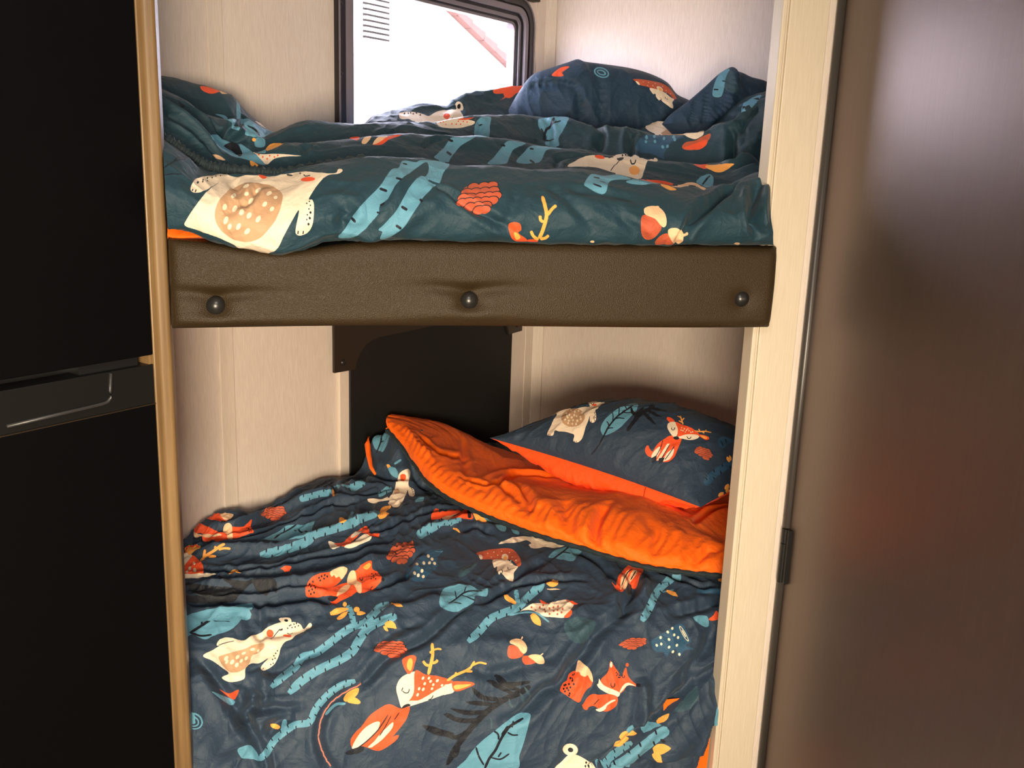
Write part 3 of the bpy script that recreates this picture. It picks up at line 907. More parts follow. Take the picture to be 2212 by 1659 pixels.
U2 k l20 1040,545 1085,575
U2 k l20 1055,430 1100,450
U2 b s 1420,655 1470,600 1550,500 1600,450 1700,450 1770,470 1660,520 1620,590 1580,655
U2 k l18 1540,480 1580,490
U2 b s 1685,640 1760,540 1800,500 1870,485 2000,500 2100,520 1960,530 1890,640
U2 k l20 1805,620 1850,650
U2 k l16 1805,515 1840,520
U2 r s 150,415 240,405 220,440
U2 p s 260,460 290,410 350,405 300,468
U2 r s 360,475 430,420 540,395 630,390 520,430 440,475
U2 p s 365,475 400,420 500,400 430,450
U1 o f50 1015,725 1080,685 1170,665
U1 c s 870,730 960,760 1100,755 1250,765 1330,775 1200,780 1090,800 1020,850 960,800
U1 r d7 985,785 1025,800 1048,775 1090,785 1120,770 950,765
U1 b s 940,745 1000,715 1010,750
U1 b s 520,590 620,600 720,640 760,660 840,700 920,760 1000,840 990,855 880,820 700,770 600,700
U1 k s 640,680 740,660 800,740 780,780 720,740
U1 o s 875,815 940,850 930,872 880,860
U1 b s 55,210 150,230 280,310 400,430 500,580 520,640 430,540 330,430 250,400 170,440 180,420 260,360 180,300 60,250
U1 k s 230,290 290,330 260,340
U1 p s 535,750 580,760 650,810 600,800
U1 b s 560,400 640,410 700,450 830,440 900,470 1000,530 1085,545 1000,600 900,610 780,560 720,540 700,480 620,430
U1 k l14 850,500 940,560 960,600
U1 r s 430,150 520,160 600,190 560,215 500,215 440,185
U1 p s 600,185 670,215 620,220
U1 c s 920,460 1000,500 1040,530 960,500
U1 b s 920,620 1000,620 1000,690 920,690
U1 o e 907,630 18,14 30
U2 c s 950,275 1100,240 1250,250 1300,280 1230,310 1120,330 1000,320
U2 r d6 985,275 1035,290 1010,268 1090,285 1130,290 1150,262 1170,290 1195,265 1230,270
U2 r s 1140,250 1200,238 1290,232 1230,250
U2 b s 1300,400 1310,270 1360,230 1445,225 1440,300 1425,400
U2 k l14 1320,290 1370,290
U2 b s 1880,280 1900,240 2000,225 2160,225 2120,330 2070,420 2070,490 1950,480 1960,400 1900,340
U2 k l22 2030,230 2000,290 1950,360 1935,440
U2 k l12 2000,300 2050,270 2090,260
U2 k l14 1935,380 1910,330
U2 k l12 1945,435 2030,430
U3 B s 900,800 940,730 1000,700 1150,705 1300,720 1250,740 1190,770 1140,850 1130,900 1040,860 920,840
U3 b d12 990,720 1055,712 985,755 1060,755 1135,730 1215,718 1125,800 1165,795 1225,740
U3 R s 1285,800 1320,760 1400,745 1480,700 1520,690 1520,720 1480,790 1420,825 1320,825
U3 r s 1300,810 1400,770 1490,740 1480,790 1420,822
U3 c s 980,640 1050,595 1200,570 1380,550 1490,545 1545,525 1490,555 1470,640 1460,700 1390,735 1280,700 1150,700 1060,690
U3 t s 1110,690 1160,660 1230,655 1280,675 1300,700 1200,700
U3 r e 1415,585 30,16 5
U3 k l7 1265,590 1300,570
U3 b s 1780,520 1800,440 1870,390 1950,370 1900,440 1840,500
U3 k l12 1790,465 1850,465
U3 k l12 1880,400 1930,400
U2 c s 600,200 640,180 750,178 830,200 880,215 960,170 1060,155 1130,150 1120,110 1140,85 1170,90 1195,130 1190,160 1170,170 1195,235 1100,245 950,265 750,262 700,245 620,240
U2 k e 1155,127 16,20 0
U2 r e 1042,215 30,26 0
U2 k d7 655,190 690,190 710,185 735,195 765,185 800,205
U2 k l8 1080,245 1100,230
U2 r s 1530,70 1620,30 1700,0 1760,-60 1500,-40 1480,10 1600,10 1560,50
U3 r s 0,270 60,265 150,270 210,290 140,340 110,380 60,350 0,310
U3 r s -180,290 -100,260 0,262 40,300 -60,320 -140,390 -200,370
U3 c s 0,310 60,345 110,370 90,395 40,350
T upback
X hedgehog U3 178,408 520,500 445,628 = 880,235 1240,395 1205,480
U3 R s 205,205 250,160 350,130 290,180 300,205 260,215
U3 r s 200,200 270,140 345,130 280,175 295,200 250,212
U3 b e 615,180 66,42 20
U3 G e 615,180 54,32 20
U3 b e 615,180 40,22 20
U3 G e 612,180 28,12 20
U3 G p 640,600 580,600 690,410 760,405
T upfold
U3 b s 1540,370 1560,260 1600,190 1680,150 1660,230 1640,300 1610,380
U3 k l12 1550,320 1590,322
U3 k l10 1620,250 1660,255
U3 g s 1640,300 1660,200 1700,165 1760,330 1680,340
T pillow
X bear P 545,380 1012,118 820,420 = 545,380 1012,118 820,420
X leaf P 1290,125 985,350 900,545 = 1290,125 985,350 900,545
X deer P 1348,512 1895,360 1495,600 = 1348,512 1895,360 1495,600
X pine P 255,100 440,75 375,250 = 1765,495 1885,520 1850,580
P B s 425,235 460,205 525,190 500,235 440,245
P B t60 1840,790 1900,720 1960,670 2030,630 2090,600
P o f26 2045,600 2030,575 2022,560
P o f20 2055,590 2050,570 2042,550
P B s 1945,430 1990,395 2100,430 2120,440 2040,450 1985,490
P k l8 1975,430 1990,470
P k l8 2010,410 2020,450
P K l30 1200,345 1240,290 1290,230 1350,180 1430,150
P K f30 1250,270 1300,190 1340,150
P K f30 1330,190 1380,240 1440,300
P K f30 1300,210 1250,200 1230,140
P K f26 1370,175 1430,210 1490,230
P K f26 1400,160 1460,170 1540,190
P K f26 1380,160 1400,140 1440,130
P K l8 2000,800 2020,860 2060,910 2100,930
P o f40 2010,830 2025,805 2035,782
P o f40 2015,830 2040,850 2068,860
P o f44 1990,880 2010,920 2038,945
P o f40 1958,890 1975,870 1995,850
P o f36 2050,905 2070,920 2095,930
E B s 1710,290 1740,245 1840,225 1810,290 1760,300
E c s 1890,240 1940,215 1990,205 1930,255 1900,262
Z
"""
# ---------------------------------------------------------------- top bunk: base board, padded fascia with buttons
def foot(a0, a1, b0, inset=.012):
    """bed footprint between the opening and the two walls"""
    def bw(a): return min(.52 + .9425 * (a + .067), 1.5155 - (a - .99) * 1.061) - inset * 1.4
    return [(a0, b0), (a1, b0), (a1, bw(a1)), (.99, bw(.99)), (a0, bw(a0))]
ub = empty('top_bunk', (.5, .3, 1.17)); tag(ub, 'top bunk with brown padded vinyl front board and three black buttons', 'bunk bed')
keep(MB().prism(foot(-.03, .99, .045, .030), 1.195, 1.262).out('bed_board', M_wall), ub)
keep(MB().prism([(.985, .045), (1.40, .045), (1.40, 1.04), (.985, 1.46)], 1.195, 1.262).out('bed_board', M_wall), ub)
M_sheet = noisy('orange_mattress_sheet', srgb(235, 84, 20), .8, 300, .15, .0006)
keep(MB().prism(foot(-.03, 1.005, .05, .02), 1.2625, 1.300).out('mattress', M_sheet, bevel=.012, seg=3), ub)
# fascia: dense puffed box
fa0, fa1, fz0, fz1 = -.0005, 1.034, 1.1715, 1.3165
btn = [on_b(466, 660, -.02), on_b(1013.5, 649, -.02), on_b(1600.5, 645, -.02)]
nu, nv = 260, 60
verts = []; faces = []
prof_v = []
for j in range(nv + 1):
    t = j / nv
    if t < .12: a = t / .12; prof_v.append((.040 - .040 * a, 0.0))          # underside, towards the front
    elif t < .88: prof_v.append((0.0, (t - .12) / .76))
    else: a = (t - .88) / .12; prof_v.append((.040 * a, 1.0))
for j, (bb, tz) in enumerate(prof_v):
    for i in range(nu + 1):
        a = fa0 + (fa1 - fa0) * i / nu
        z = fz0 + (fz1 - fz0) * tz
        e = min((a - fa0), (fa1 - a)); re = min(1, e / .022); rz = min(1, min(tz, 1 - tz) * (fz1 - fz0) / .020)
        puff = .010 + .016 * sqrt(max(0, 1 - (1 - re) ** 2)) * sqrt(max(0, 1 - (1 - rz) ** 2)) + .004 * sin(pi * tz)
        if bb > 0: puff *= max(0, 1 - bb / .02) * .6
        dz = 0
        for n, c in enumerate(btn):
            da, dzz = a - c[0], z - c[2]
            puff -= (.014 if n < 2 else .009) * math.exp(-(da / .020) ** 2 - (dzz / .016) ** 2)
            if n < 2:
                puff -= .0105 * math.exp(-(abs(da) / .085) ** 1.6 - ((dzz - .016 - .10 * min(abs(da), .06)) / .011) ** 2)
                puff += .007 * math.exp(-(abs(da) / .10) ** 2 - ((dzz + .022 - .0 * abs(da)) / .013) ** 2)
        # the top edge is pressed down where the comforter hangs over it
        sag = .019 * math.exp(-((a - .165) / .10) ** 2) * tz ** 3
        low = .003 * sin(a * 5.0) * (1 - tz) ** 2
        ins = (1 - rz) * .004
        verts.append((min(max(a, fa0 + ins * 0), fa1), bb - puff, z - sag + low))
for j in range(nv):
    for i in range(nu):
        k = j * (nu + 1) + i; faces.append((k, k + 1, k + nu + 2, k + nu + 1))
n0 = len(verts)
faces.append([j * (nu + 1) for j in range(nv + 1)]); faces.append([j * (nu + 1) + nu for j in range(nv, -1, -1)])
faces.append([i for i in range(nu, -1, -1)][::-1][::-1] + [nv * (nu + 1) + i for i in range(nu + 1)])
me = bpy.data.meshes.new('padded_fascia'); me.from_pydata(verts, [], faces); me.update()
fo = keep(link('padded_fascia', me, M_vinyl, smooth=True), ub)
for c in btn:
    keep(MB().dome((c[0], -.0205, c[2]), (0, -1, 0), .0148, .0125, 28, 9).out('button', M_button, smooth=True), ub)

# ---------------------------------------------------------------- lower bunk body
lb = empty('lower_bunk', (.5, .3, 0)); tag(lb, 'lower bunk bed base and mattress under the printed comforter', 'bunk bed')
keep(MB().prism(foot(-.02, 1.005, .055), 0, .30).out('bed_base', M_wall), lb)
keep(MB().prism(foot(-.02, 1.005, .12, .03), .3005, .50).out('mattress', M_sheet, bevel=.03, seg=3), lb)

# ---------------------------------------------------------------- cloth: noise, sheets, picture-to-cloth lookup
_rs = np.random.RandomState(7)
_tab = _rs.rand(256, 256)
def vnoise(x, y):
    xi = np.floor(x).astype(int); yi = np.floor(y).astype(int); fx = x - xi; fy = y - yi
    fx = fx * fx * fx * (fx * (fx * 6 - 15) + 10); fy = fy * fy * fy * (fy * (fy * 6 - 15) + 10)
    g = lambda a, b: _tab[a % 256, b % 256]
    return (g(xi, yi) * (1 - fx) + g(xi + 1, yi) * fx) * (1 - fy) + (g(xi, yi + 1) * (1 - fx) + g(xi + 1, yi + 1) * fx) * fy
def rot(x, y, d): c, s = cos(radians(d)), sin(radians(d)); return x * c + y * s, -x * s + y * c
def wrinkles(x, y, ang, amp, seed=0):
    """crumpled cotton: ridged noise drawn out along ang, bent by a slow warp"""
    x = x + seed * 13.7; y = y + seed * 7.3
    wx = x + .06 * (vnoise(x * 7, y * 7) - .5); wy = y + .06 * (vnoise(x * 7 + 31, y * 7 + 9) - .5)
    out = np.zeros_like(x)
    for sc, st, a, dd in ((9, 2.4, 1.0, 0), (17, 2.6, .9, 28), (17, 2.4, .7, -34), (36, 2.6, .75, 12), (36, 2.6, .6, 60), (70, 2.0, .16, -20)):
        u, v = rot(wx, wy, ang + dd); n = vnoise(u * sc / st + sc, v * sc + sc * 3)
        out += a * (1 - np.abs(2 * n - 1) ** .85 * 1.0) * (0.35 + vnoise(wx * 3.1 + sc, wy * 3.1 + 5))
    return amp * (out - out.mean())
def normals(P):
    du = np.gradient(P, axis=1); dv = np.gradient(P, axis=0); n = np.cross(du, dv)
    return n / (np.linalg.norm(n, axis=2, keepdims=True) + 1e-12)
def smooth1(x, k):
    if k < 1: return x
    ker = np.exp(-np.linspace(-2, 2, 2 * k + 1) ** 2); ker /= ker.sum()
    return np.convolve(np.pad(x, k, mode='edge'), ker, 'valid')
def resample(rows, n):
    """Catmull-Rom through a list of (m,3) rows -> (n,m,3); spaced by arc length"""
    R = np.array(rows); seg = np.linalg.norm(np.diff(R, axis=0), axis=2).mean(1); S = np.concatenate([[0], np.cumsum(seg)])
    t = np.linspace(0, S[-1], n); i = np.clip(np.searchsorted(S, t, 'right') - 1, 0, len(R) - 2)
    f = ((t - S[i]) / (S[i + 1] - S[i]))[:, None, None]
    P0, P1, P2, P3 = R[np.maximum(i - 1, 0)], R[i], R[i + 1], R[np.minimum(i + 2, len(R) - 1)]
    h = (S[i + 1] - S[i])[:, None, None]
    hp = np.where(i > 0, S[i] - S[np.maximum(i - 1, 0)], S[i + 1] - S[i])[:, None, None]
    hn = np.where(i < len(R) - 2, S[np.minimum(i + 2, len(R) - 1)] - S[i + 1], S[i + 1] - S[i])[:, None, None]
    m1 = (P2 - P0) / (h + hp) * h; m2 = (P3 - P1) / (h + hn) * h
    return (2 * f ** 3 - 3 * f ** 2 + 1) * P1 + (f ** 3 - 2 * f ** 2 + f) * m1 + (-2 * f ** 3 + 3 * f ** 2) * P2 + (f ** 3 - f ** 2) * m2
def metric(P):
    """arc-length coordinates of a grid (across, down) in metres"""
    x = np.concatenate([np.zeros((P.shape[0], 1)), np.cumsum(np.linalg.norm(np.diff(P, axis=1), axis=2), axis=1)], 1)
    y = np.concatenate([np.zeros((1, P.shape[1])), np.cumsum(np.linalg.norm(np.diff(P, axis=0), axis=2), axis=0)], 0)
    x = x - x[:, :1].mean() + 0; return x, np.repeat(y.mean(1, keepdims=True), P.shape[1], 1)
class Look:
    """which cloth point the photographed camera position sees at a picture point (cell of 2 px)"""
    def __init__(s, P, cell=2.0):
        s.c = cell; s.W = int(IW / cell) + 2; s.H = int((IH + 200) / cell) + 2
        x, y, z = project(P); nv, nu = x.shape; jj, ii = np.meshgrid(np.linspace(0, 1, nu), np.linspace(0, 1, nv))
        X = np.stack([x, y, z, jj, ii], 2); Y = np.empty((nv, 2 * nu - 1, 5)); Y[:, ::2] = X; Y[:, 1::2] = (X[:, 1:] + X[:, :-1]) / 2
        Z = np.empty((2 * nv - 1, 2 * nu - 1, 5)); Z[::2] = Y; Z[1::2] = (Y[1:] + Y[:-1]) / 2
        Q = Z.reshape(-1, 5); cx = (Q[:, 0] / cell).astype(int); cy = (Q[:, 1] / cell).astype(int)
        ok = (cx >= 0) & (cx < s.W) & (cy >= 0) & (cy < s.H); Q = Q[ok]; cx = cx[ok]; cy = cy[ok]
        o = np.argsort(-Q[:, 2], kind='stable'); s.m = np.full((s.H, s.W, 4), np.nan); s.m[cy[o], cx[o]] = Q[o][:, [3, 4, 0, 1]]
    def near(s, x, y, r=3):
        cx, cy = int(x / s.c), int(y / s.c)
        for k in range(r + 1):
            a = s.m[max(cy - k, 0):cy + k + 1, max(cx - k, 0):cx + k + 1].reshape(-1, 4)
            a = a[~np.isnan(a[:, 0])] if len(a) else a
            if len(a): break
        else: return None
        c = a[np.argmin(np.hypot(a[:, 2] - x, a[:, 3] - y))]; k += 3
        b = s.m[max(cy - k, 0):cy + k + 1, max(cx - k, 0):cx + k + 1].reshape(-1, 4)
        b = b[~np.isnan(b[:, 0])]; b = b[np.abs(b[:, :2] - c[:2]).max(1) < .022]
        if len(b) < 8: return c[:2]
        M_ = np.stack([np.ones(len(b)), b[:, 2] - x, b[:, 3] - y], 1); N_ = M_.T @ M_ + np.diag([0, .5, .5])
        v = np.linalg.solve(N_, M_.T @ b[:, :2])[0]
        return v if np.abs(v - c[:2]).max() < .03 else c[:2]
    def poly(s, pts):
        """picture polygon -> cloth coordinates (points that are hidden follow the local trend)"""
        pts = np.array(pts, float); c = pts.mean(0); R = max(np.abs(pts - c).max() * 1.1, 14)
        x0, x1, y0, y1 = [int(v / s.c) for v in (c[0] - R, c[0] + R, c[1] - R, c[1] + R)]
        x0 = max(x0, 0); y0 = max(y0, 0)
        sub = s.m[y0:y1 + 1, x0:x1 + 1]; ok = ~np.isnan(sub[..., 0])
        fit = None
        if ok.sum() > 12:
            yy, xx = np.nonzero(ok); X = (xx + x0 + .5) * s.c - c[0]; Y = (yy + y0 + .5) * s.c - c[1]; V = sub[ok][:, :2]
            med = np.median(V, 0); keepm = np.abs(V - med).max(1) < .12
            if keepm.sum() > 10:
                M_ = np.stack([np.ones_like(X), X, Y], 1)[keepm]; fit = np.linalg.lstsq(M_, V[keepm], rcond=None)[0]
        out = []
        for p in pts:
            n = s.near(p[0], p[1], 2)
            if n is None or (fit is not None and False):
                if fit is None: return None
                n = np.array([1, p[0] - c[0], p[1] - c[1]]) @ fit
            out.append(n)
        return np.array(out)

# ---------------------------------------------------------------- the printed pattern (flat print drawn into a cloth image)
VIEW = {'A': (380, 1000, 3.687), 'B': (980, 1080, 3.568), 'C': (380, 1300, 3.687), 'D': (960, 1320, 3.456), 'E': (780, 840, 4.608),
        'P': (1040, 840, 3.814), 'U1': (330, 150, 4.147), 'U2': (720, 200, 4.254), 'U3': (1140, 110, 3.859)}
BASE = (43, 60, 80)
INK = {'b': (94, 150, 176), 'B': (44, 82, 112), 'k': (20, 26, 38), 'K': (18, 22, 32), 'c': (236, 218, 196), 't': (196, 156, 122), 'r': (238, 86, 44),
       'o': (248, 170, 82), 'R': (190, 88, 60), 'n': BASE, 'G': BASE, 'g': (54, 80, 94), 'w': (238, 224, 196), 'p': (240, 196, 156)}
def cr(pts, n=5):
    p = np.array(pts, float); m = len(p); out = []
    for i in range(m):
        a, b, c, d = p[(i - 1) % m], p[i], p[(i + 1) % m], p[(i + 2) % m]
        for k in range(n):
            t = k / n; out.append(.5 * (2 * b + (c - a) * t + (2 * a - 5 * b + 4 * c - d) * t * t + (3 * b - a - 3 * c + d) * t ** 3))
    return np.array(out)
def dens(p, step=14):
    out = []; m = len(p)
    for i in range(m):
        a, b = p[i], p[(i + 1) % m]; k = max(1, int(np.hypot(*(b - a)) / step)); out += [a + (b - a) * j / k for j in range(k)]
    return np.array(out)
def openc(pts, n=6):
    p = np.array(pts, float)
    if len(p) < 3: return np.array([p[0] + (p[-1] - p[0]) * k / n for k in range(n + 1)])
    q = np.vstack([2 * p[0] - p[1], p, 2 * p[-1] - p[-2]]); out = []
    for i in range(1, len(q) - 2):
        a, b, c, d = q[i - 1:i + 3]
        for k in range(n):
            t = k / n; out.append(.5 * (2 * b + (c - a) * t + (2 * a - 5 * b + 4 * c - d) * t * t + (3 * b - a - 3 * c + d) * t ** 3))
    out.append(p[-1]); return np.array(out)
def stroke(pts, wdt, taper=0):
    p = openc(pts); t = np.gradient(p, axis=0); t /= np.linalg.norm(t, axis=1, keepdims=True) + 1e-9; n = np.stack([-t[:, 1], t[:, 0]], 1)
    k = np.linspace(0, 1, len(p))[:, None]
    if taper: h = wdt / 2 * np.sin(np.clip(k * .86 + .14, 0, 1) * pi) ** .8 * .95
    else: h = wdt / 2 * np.minimum(1, np.sqrt(np.minimum(k, 1 - k) * 12 + .25))
    return np.vstack([p + n * h, (p - n * h)[::-1]])
def ell(cx, cy, rx, ry, ang, n=18):
    a = np.linspace(0, 2 * pi, n, endpoint=False); c, s = cos(radians(ang)), sin(radians(ang)); x, y = rx * np.cos(a), ry * np.sin(a)
    return np.stack([cx + x * c - y * s, cy + x * s + y * c], 1)
def shapes(col, kind, toks, rnd):
    """one entry of the pattern list -> [(ink, polygon)]"""
    if kind[0] == 'e':
        c = [float(v) for v in toks[0].split(',')]; r = [float(v) for v in toks[1].split(',')]
        return [(col, ell(c[0], c[1], r[0], r[1], float(toks[2])))]
    pts = [tuple(float(v) for v in t.split(',')) for t in toks]
    if kind[0] == 's': return [(col, cr(pts))]
    if kind[0] == 'p' : return [(col, dens(np.array(pts)))]
    if kind[0] == 'l': return [(col, stroke(pts, float(kind[1:])))]
    if kind[0] == 'f': return [(col, stroke(pts, float(kind[1:]), 1))]
    if kind[0] == 'd':
        r = float(kind[1:]); return [(col, ell(x, y, r, r * 1.25, rnd.uniform(-30, 30), 8)) for x, y in pts]
    if kind[0] == 't':     # birch trunk with dark lenticels from alternate sides
        wd = float(kind[1:]); out = [(col, stroke(pts, wd))]; p = openc(pts); t = np.gradient(p, axis=0); t /= np.linalg.norm(t, axis=1, keepdims=True) + 1e-9
        n = np.stack([-t[:, 1], t[:, 0]], 1); L = np.concatenate([[0], np.cumsum(np.linalg.norm(np.diff(p, axis=0), axis=1))]); s = wd * .6; k = 0
        while s < L[-1] - wd * .3:
            i = int(np.searchsorted(L, s)); i = min(i, len(p) - 1); sg = 1 if k % 2 else -1
            o = p[i] + n[i] * sg * wd * .36; out.append(('k' if wd > 40 else 'B', ell(o[0], o[1], wd * .24, wd * .085, degrees(atan2(n[i][1], n[i][0])) + 18, 10)))
            s += wd * rnd.uniform(.62, .95); k += 1
        return out
    return []
def parse(text):
    rnd = random.Random(3); motifs = {}; targets = {}; cur = None; tgt = None
    for ln in text.strip().split('\n'):
        ln = ln.split('#')[0].strip()
        if not ln: continue
        tk = ln.split()
        if tk[0] == 'M' and len(tk) == 2: cur = motifs.setdefault(tk[1], []); continue
        if tk[0] == 'Z': cur = None; continue
        if tk[0] == 'T': tgt = targets.setdefault(tk[1], []); continue
        if cur is not None: cur += shapes(tk[0], tk[1], tk[2:], rnd); continue
        if tk[0] == 'X':
            v = VIEW[tk[2]]; f = lambda t: np.array([[float(c) for c in q.split(',')] for q in t])
            a, b = f(tk[3:6]), f(tk[7:10]); M_ = np.linalg.solve(np.hstack([a, np.ones((3, 1))]), b)
            for col, pl in motifs[tk[1]]:
                q = np.hstack([pl, np.ones((len(pl), 1))]) @ M_; tgt.append((col, np.array(v[:2]) + q / v[2]))
            continue
        v = VIEW[tk[0]]
        for col, pl in shapes(tk[1], tk[2], tk[3:], rnd): tgt.append((col, np.array(v[:2]) + pl / v[2]))
    return targets
PRINT = parse(PATTERN)

def fill(img, q, col):
    H_, W_ = img.shape[:2]; x0, y0 = np.floor(q.min(0)).astype(int); x1, y1 = np.ceil(q.max(0)).astype(int)
    x0, y0 = max(x0, 0), max(y0, 0); x1, y1 = min(x1, W_ - 1), min(y1, H_ - 1)
    if x1 <= x0 or y1 <= y0: return
    xs = np.arange(x0, x1 + 1) + .5; ax, ay = q[:, 0], q[:, 1]; bx, by = np.roll(ax, -1), np.roll(ay, -1)
    for y in range(y0, y1 + 1):
        yc = y + .5; m = (ay <= yc) != (by <= yc)
        if not m.any(): continue
        xi = np.sort(ax[m] + (yc - ay[m]) * (bx[m] - ax[m]) / (by[m] - ay[m])); 
        for k in range(0, len(xi) - 1, 2):
            a = max(int(round(xi[k])), x0); b = min(int(round(xi[k + 1])), x1 + 1)
            if b > a: img[y, a:b, :3] = col
def printed(name, key, look, W_, H_, remap=None, base=BASE):
    img = np.ones((H_, W_, 4), np.float32); img[..., :3] = np.array(base) / 255.
    ink = dict(INK); ink['G'] = ink['n'] = base
    for col, pl in PRINT.get(key, []):
        q = look.poly(pl)
        if q is None: continue
        if remap is not None: q = remap(q)
        if np.abs(np.diff(np.vstack([q, q[:1]]), axis=0)).max() > .42: continue
        fill(img, q * [W_, H_], np.array(ink[col], np.float32) / 255.)
    im = bpy.data.images.new(name, W_, H_); im.pixels.foreach_set(img.ravel()); im.pack()
    return im
def cloth_mat(name, im=None, col=None, rough=.58, sheen=.06, tint=None):
    m = mat(name, col or srgb(*BASE), rough); N, L, p = nodes(m)
    p.inputs['Sheen Weight'].default_value = sheen; p.inputs['Sheen Roughness'].default_value = .4
    p.inputs['Specular IOR Level'].default_value = .35
    if im is not None:
        t = N.new('ShaderNodeTexImage'); t.image = im; t.extension = 'EXTEND'; L.new(t.outputs[0], p.inputs['Base Color'])
    tc = N.new('ShaderNodeTexCoord'); no = N.new('ShaderNodeTexNoise'); no.inputs['Scale'].default_value = 38; no.inputs['Detail'].default_value = 7
    no.inputs['Roughness'].default_value = .62; no.inputs['Distortion'].default_value = .6
    L.new(tc.outputs['Object'], no.inputs['Vector']); b = N.new('ShaderNodeBump'); b.inputs['Strength'].default_value = .5; b.inputs['Distance'].default_value = .009
    L.new(no.outputs[0], b.inputs['Height']); L.new(b.outputs[0], p.inputs['Normal'])
    return m
def grid_mesh(name, P, m, uv=True, mask=None, flip=False):
    nv, nu = P.shape[:2]; me = bpy.data.meshes.new(name)
    idx = np.arange(nv * nu).reshape(nv, nu); F_ = np.stack([idx[:-1, :-1], idx[:-1, 1:], idx[1:, 1:], idx[1:, :-1]], 2)
    if flip: F_ = F_[..., ::-1]
    if mask is not None: F_ = F_[mask[:-1, :-1]]
    F_ = F_.reshape(-1, 4)
    me.vertices.add(nv * nu); me.vertices.foreach_set('co', P.reshape(-1).astype(np.float32))
    me.loops.add(F_.size); me.loops.foreach_set('vertex_index', F_.reshape(-1).astype(np.int32))
    me.polygons.add(len(F_)); me.polygons.foreach_set('loop_start', np.arange(0, F_.size, 4, dtype=np.int32)); me.polygons.foreach_set('loop_total', np.full(len(F_), 4, np.int32))
    me.update(calc_edges=True)
    if uv:
        l = me.uv_layers.new(name='cloth'); jj, ii = np.meshgrid(np.linspace(0, 1, nu), np.linspace(0, 1, nv))
        UV = np.stack([jj, ii], 2).reshape(-1, 2)[F_.reshape(-1)]; l.data.foreach_set('uv', UV.reshape(-1).astype(np.float32))
    me.validate(); return link(name, me, m, smooth=True)
def seglist(look, strokes_):
    """picture polylines -> cloth polylines (fractions)"""
    out = []
    for pts, d, wd in strokes_:
        q = []
        for x, y in openc(pts, 4):
            n = look.near(x, y, 8)
            if n is not None: q.append(n)
        if len(q) > 1: out.append((np.array(q), d, wd))
    return out
def engrave(P, X, Y, look, strokes_, n=None):
    """press creases (d<0) or raise folds (d>0) along picture polylines"""
    nv, nu = X.shape; H_ = np.zeros_like(X)
    for q, d, wd in seglist(look, strokes_):
        ii = np.clip((q[:, 1] * (nv - 1)).astype(int), 0, nv - 1); jj = np.clip((q[:, 0] * (nu - 1)).astype(int), 0, nu - 1)
        px, py = X[ii, jj], Y[ii, jj]; R = wd * 2.6
        for a in range(len(px) - 1): pass
        mx = (X > px.min() - R) & (X < px.max() + R) & (Y > py.min() - R) & (Y < py.max() + R)
        if not mx.any(): continue
        x, y = X[mx], Y[mx]; D = np.full(len(x), 9.); T = np.zeros(len(x)); n_ = len(px) - 1
        for a in range(n_):
            vx, vy = px[a + 1] - px[a], py[a + 1] - py[a]; L2 = vx * vx + vy * vy + 1e-12
            t = np.clip(((x - px[a]) * vx + (y - py[a]) * vy) / L2, 0, 1); dd = np.hypot(x - px[a] - t * vx, y - py[a] - t * vy)
            u = dd < D; D[u] = dd[u]; T[u] = (a + t[u]) / n_
        end = np.minimum(1, np.minimum(T, 1 - T) * 5 + .25)
        g = d * end * (np.exp(-(D / wd) ** 2) - (.35 * np.exp(-((D - 1.7 * wd) / wd) ** 2) if d < 0 else 0))
        H_[mx] += 1.6 * g
    return H_
# ---------------------------------------------------------------- upper comforter
def bwall(px):
    return np.interp(px, [250, 345, 722, 1105, 1157, 1300, 1600, 1690, 1760], [.46, .52, .857, 1.41, 1.515, 1.324, .971, .90, .84])
L0 = [(362, 490), (372, 488), (400, 491), (440, 507), (500, 526), (560, 541), (600, 545), (650, 535), (700, 519), (760, 516), (800, 517), (1000, 521), (1240, 523), (1400, 524), (1560, 525), (1640, 528), (1671, 531)]
LC = [(350, 297), (378, 316), (410, 342), (426, 357), (455, 373), (484, 378), (528, 377), (595, 381), (631, 373), (668, 361), (740, 349), (780, 343), (807, 338), (838, 339), (908, 341), (943, 347), (988, 357), (1072, 354),
      (1140, 364), (1200, 364), (1259, 362), (1321, 375), (1386, 388), (1451, 399), (1529, 404), (1580, 399), (1606, 384), (1657, 373)]
R2 = [(300, 175), (345, 202), (402, 235), (440, 272), (475, 312), (510, 333), (560, 324), (612, 309), (668, 307), (750, 299), (833, 291), (931, 292), (1025, 294), (1096, 301), (1167, 313), (1237, 321), (1321, 334), (1373, 338), (1425, 346), (1503, 355), (1560, 356), (1620, 340), (1700, 330)]
R3 = [(300, 185), (345, 188), (400, 213), (440, 242), (500, 256), (547, 266), (572, 292), (595, 284), (627, 269), (663, 259), (716, 263), (780, 267), (861, 263), (943, 262), (979, 256), (1030, 255), (1068, 249), (1131, 247), (1178, 252),
      (1225, 253), (1264, 264), (1280, 274), (1301, 268), (1360, 275), (1415, 291), (1477, 295), (1529, 287), (1555, 272), (1591, 263), (1620, 232), (1650, 214), (1700, 198)]
R4 = [(300, 158), (345, 165), (400, 175), (440, 184), (500, 205), (530, 235), (550, 255), (580, 281), (600, 293), (700, 293), (780, 272), (802, 249), (821, 242), (861, 235), (908, 226), (946, 226), (964, 227), (976, 214), (1005, 200), (1060, 193),
      (1110, 185), (1160, 182), (1195, 200), (1225, 235), (1260, 268), (1300, 282), (1370, 280), (1410, 268), (1460, 258), (1525, 248), (1560, 238), (1600, 212), (1640, 200), (1700, 186)]
NU = 640
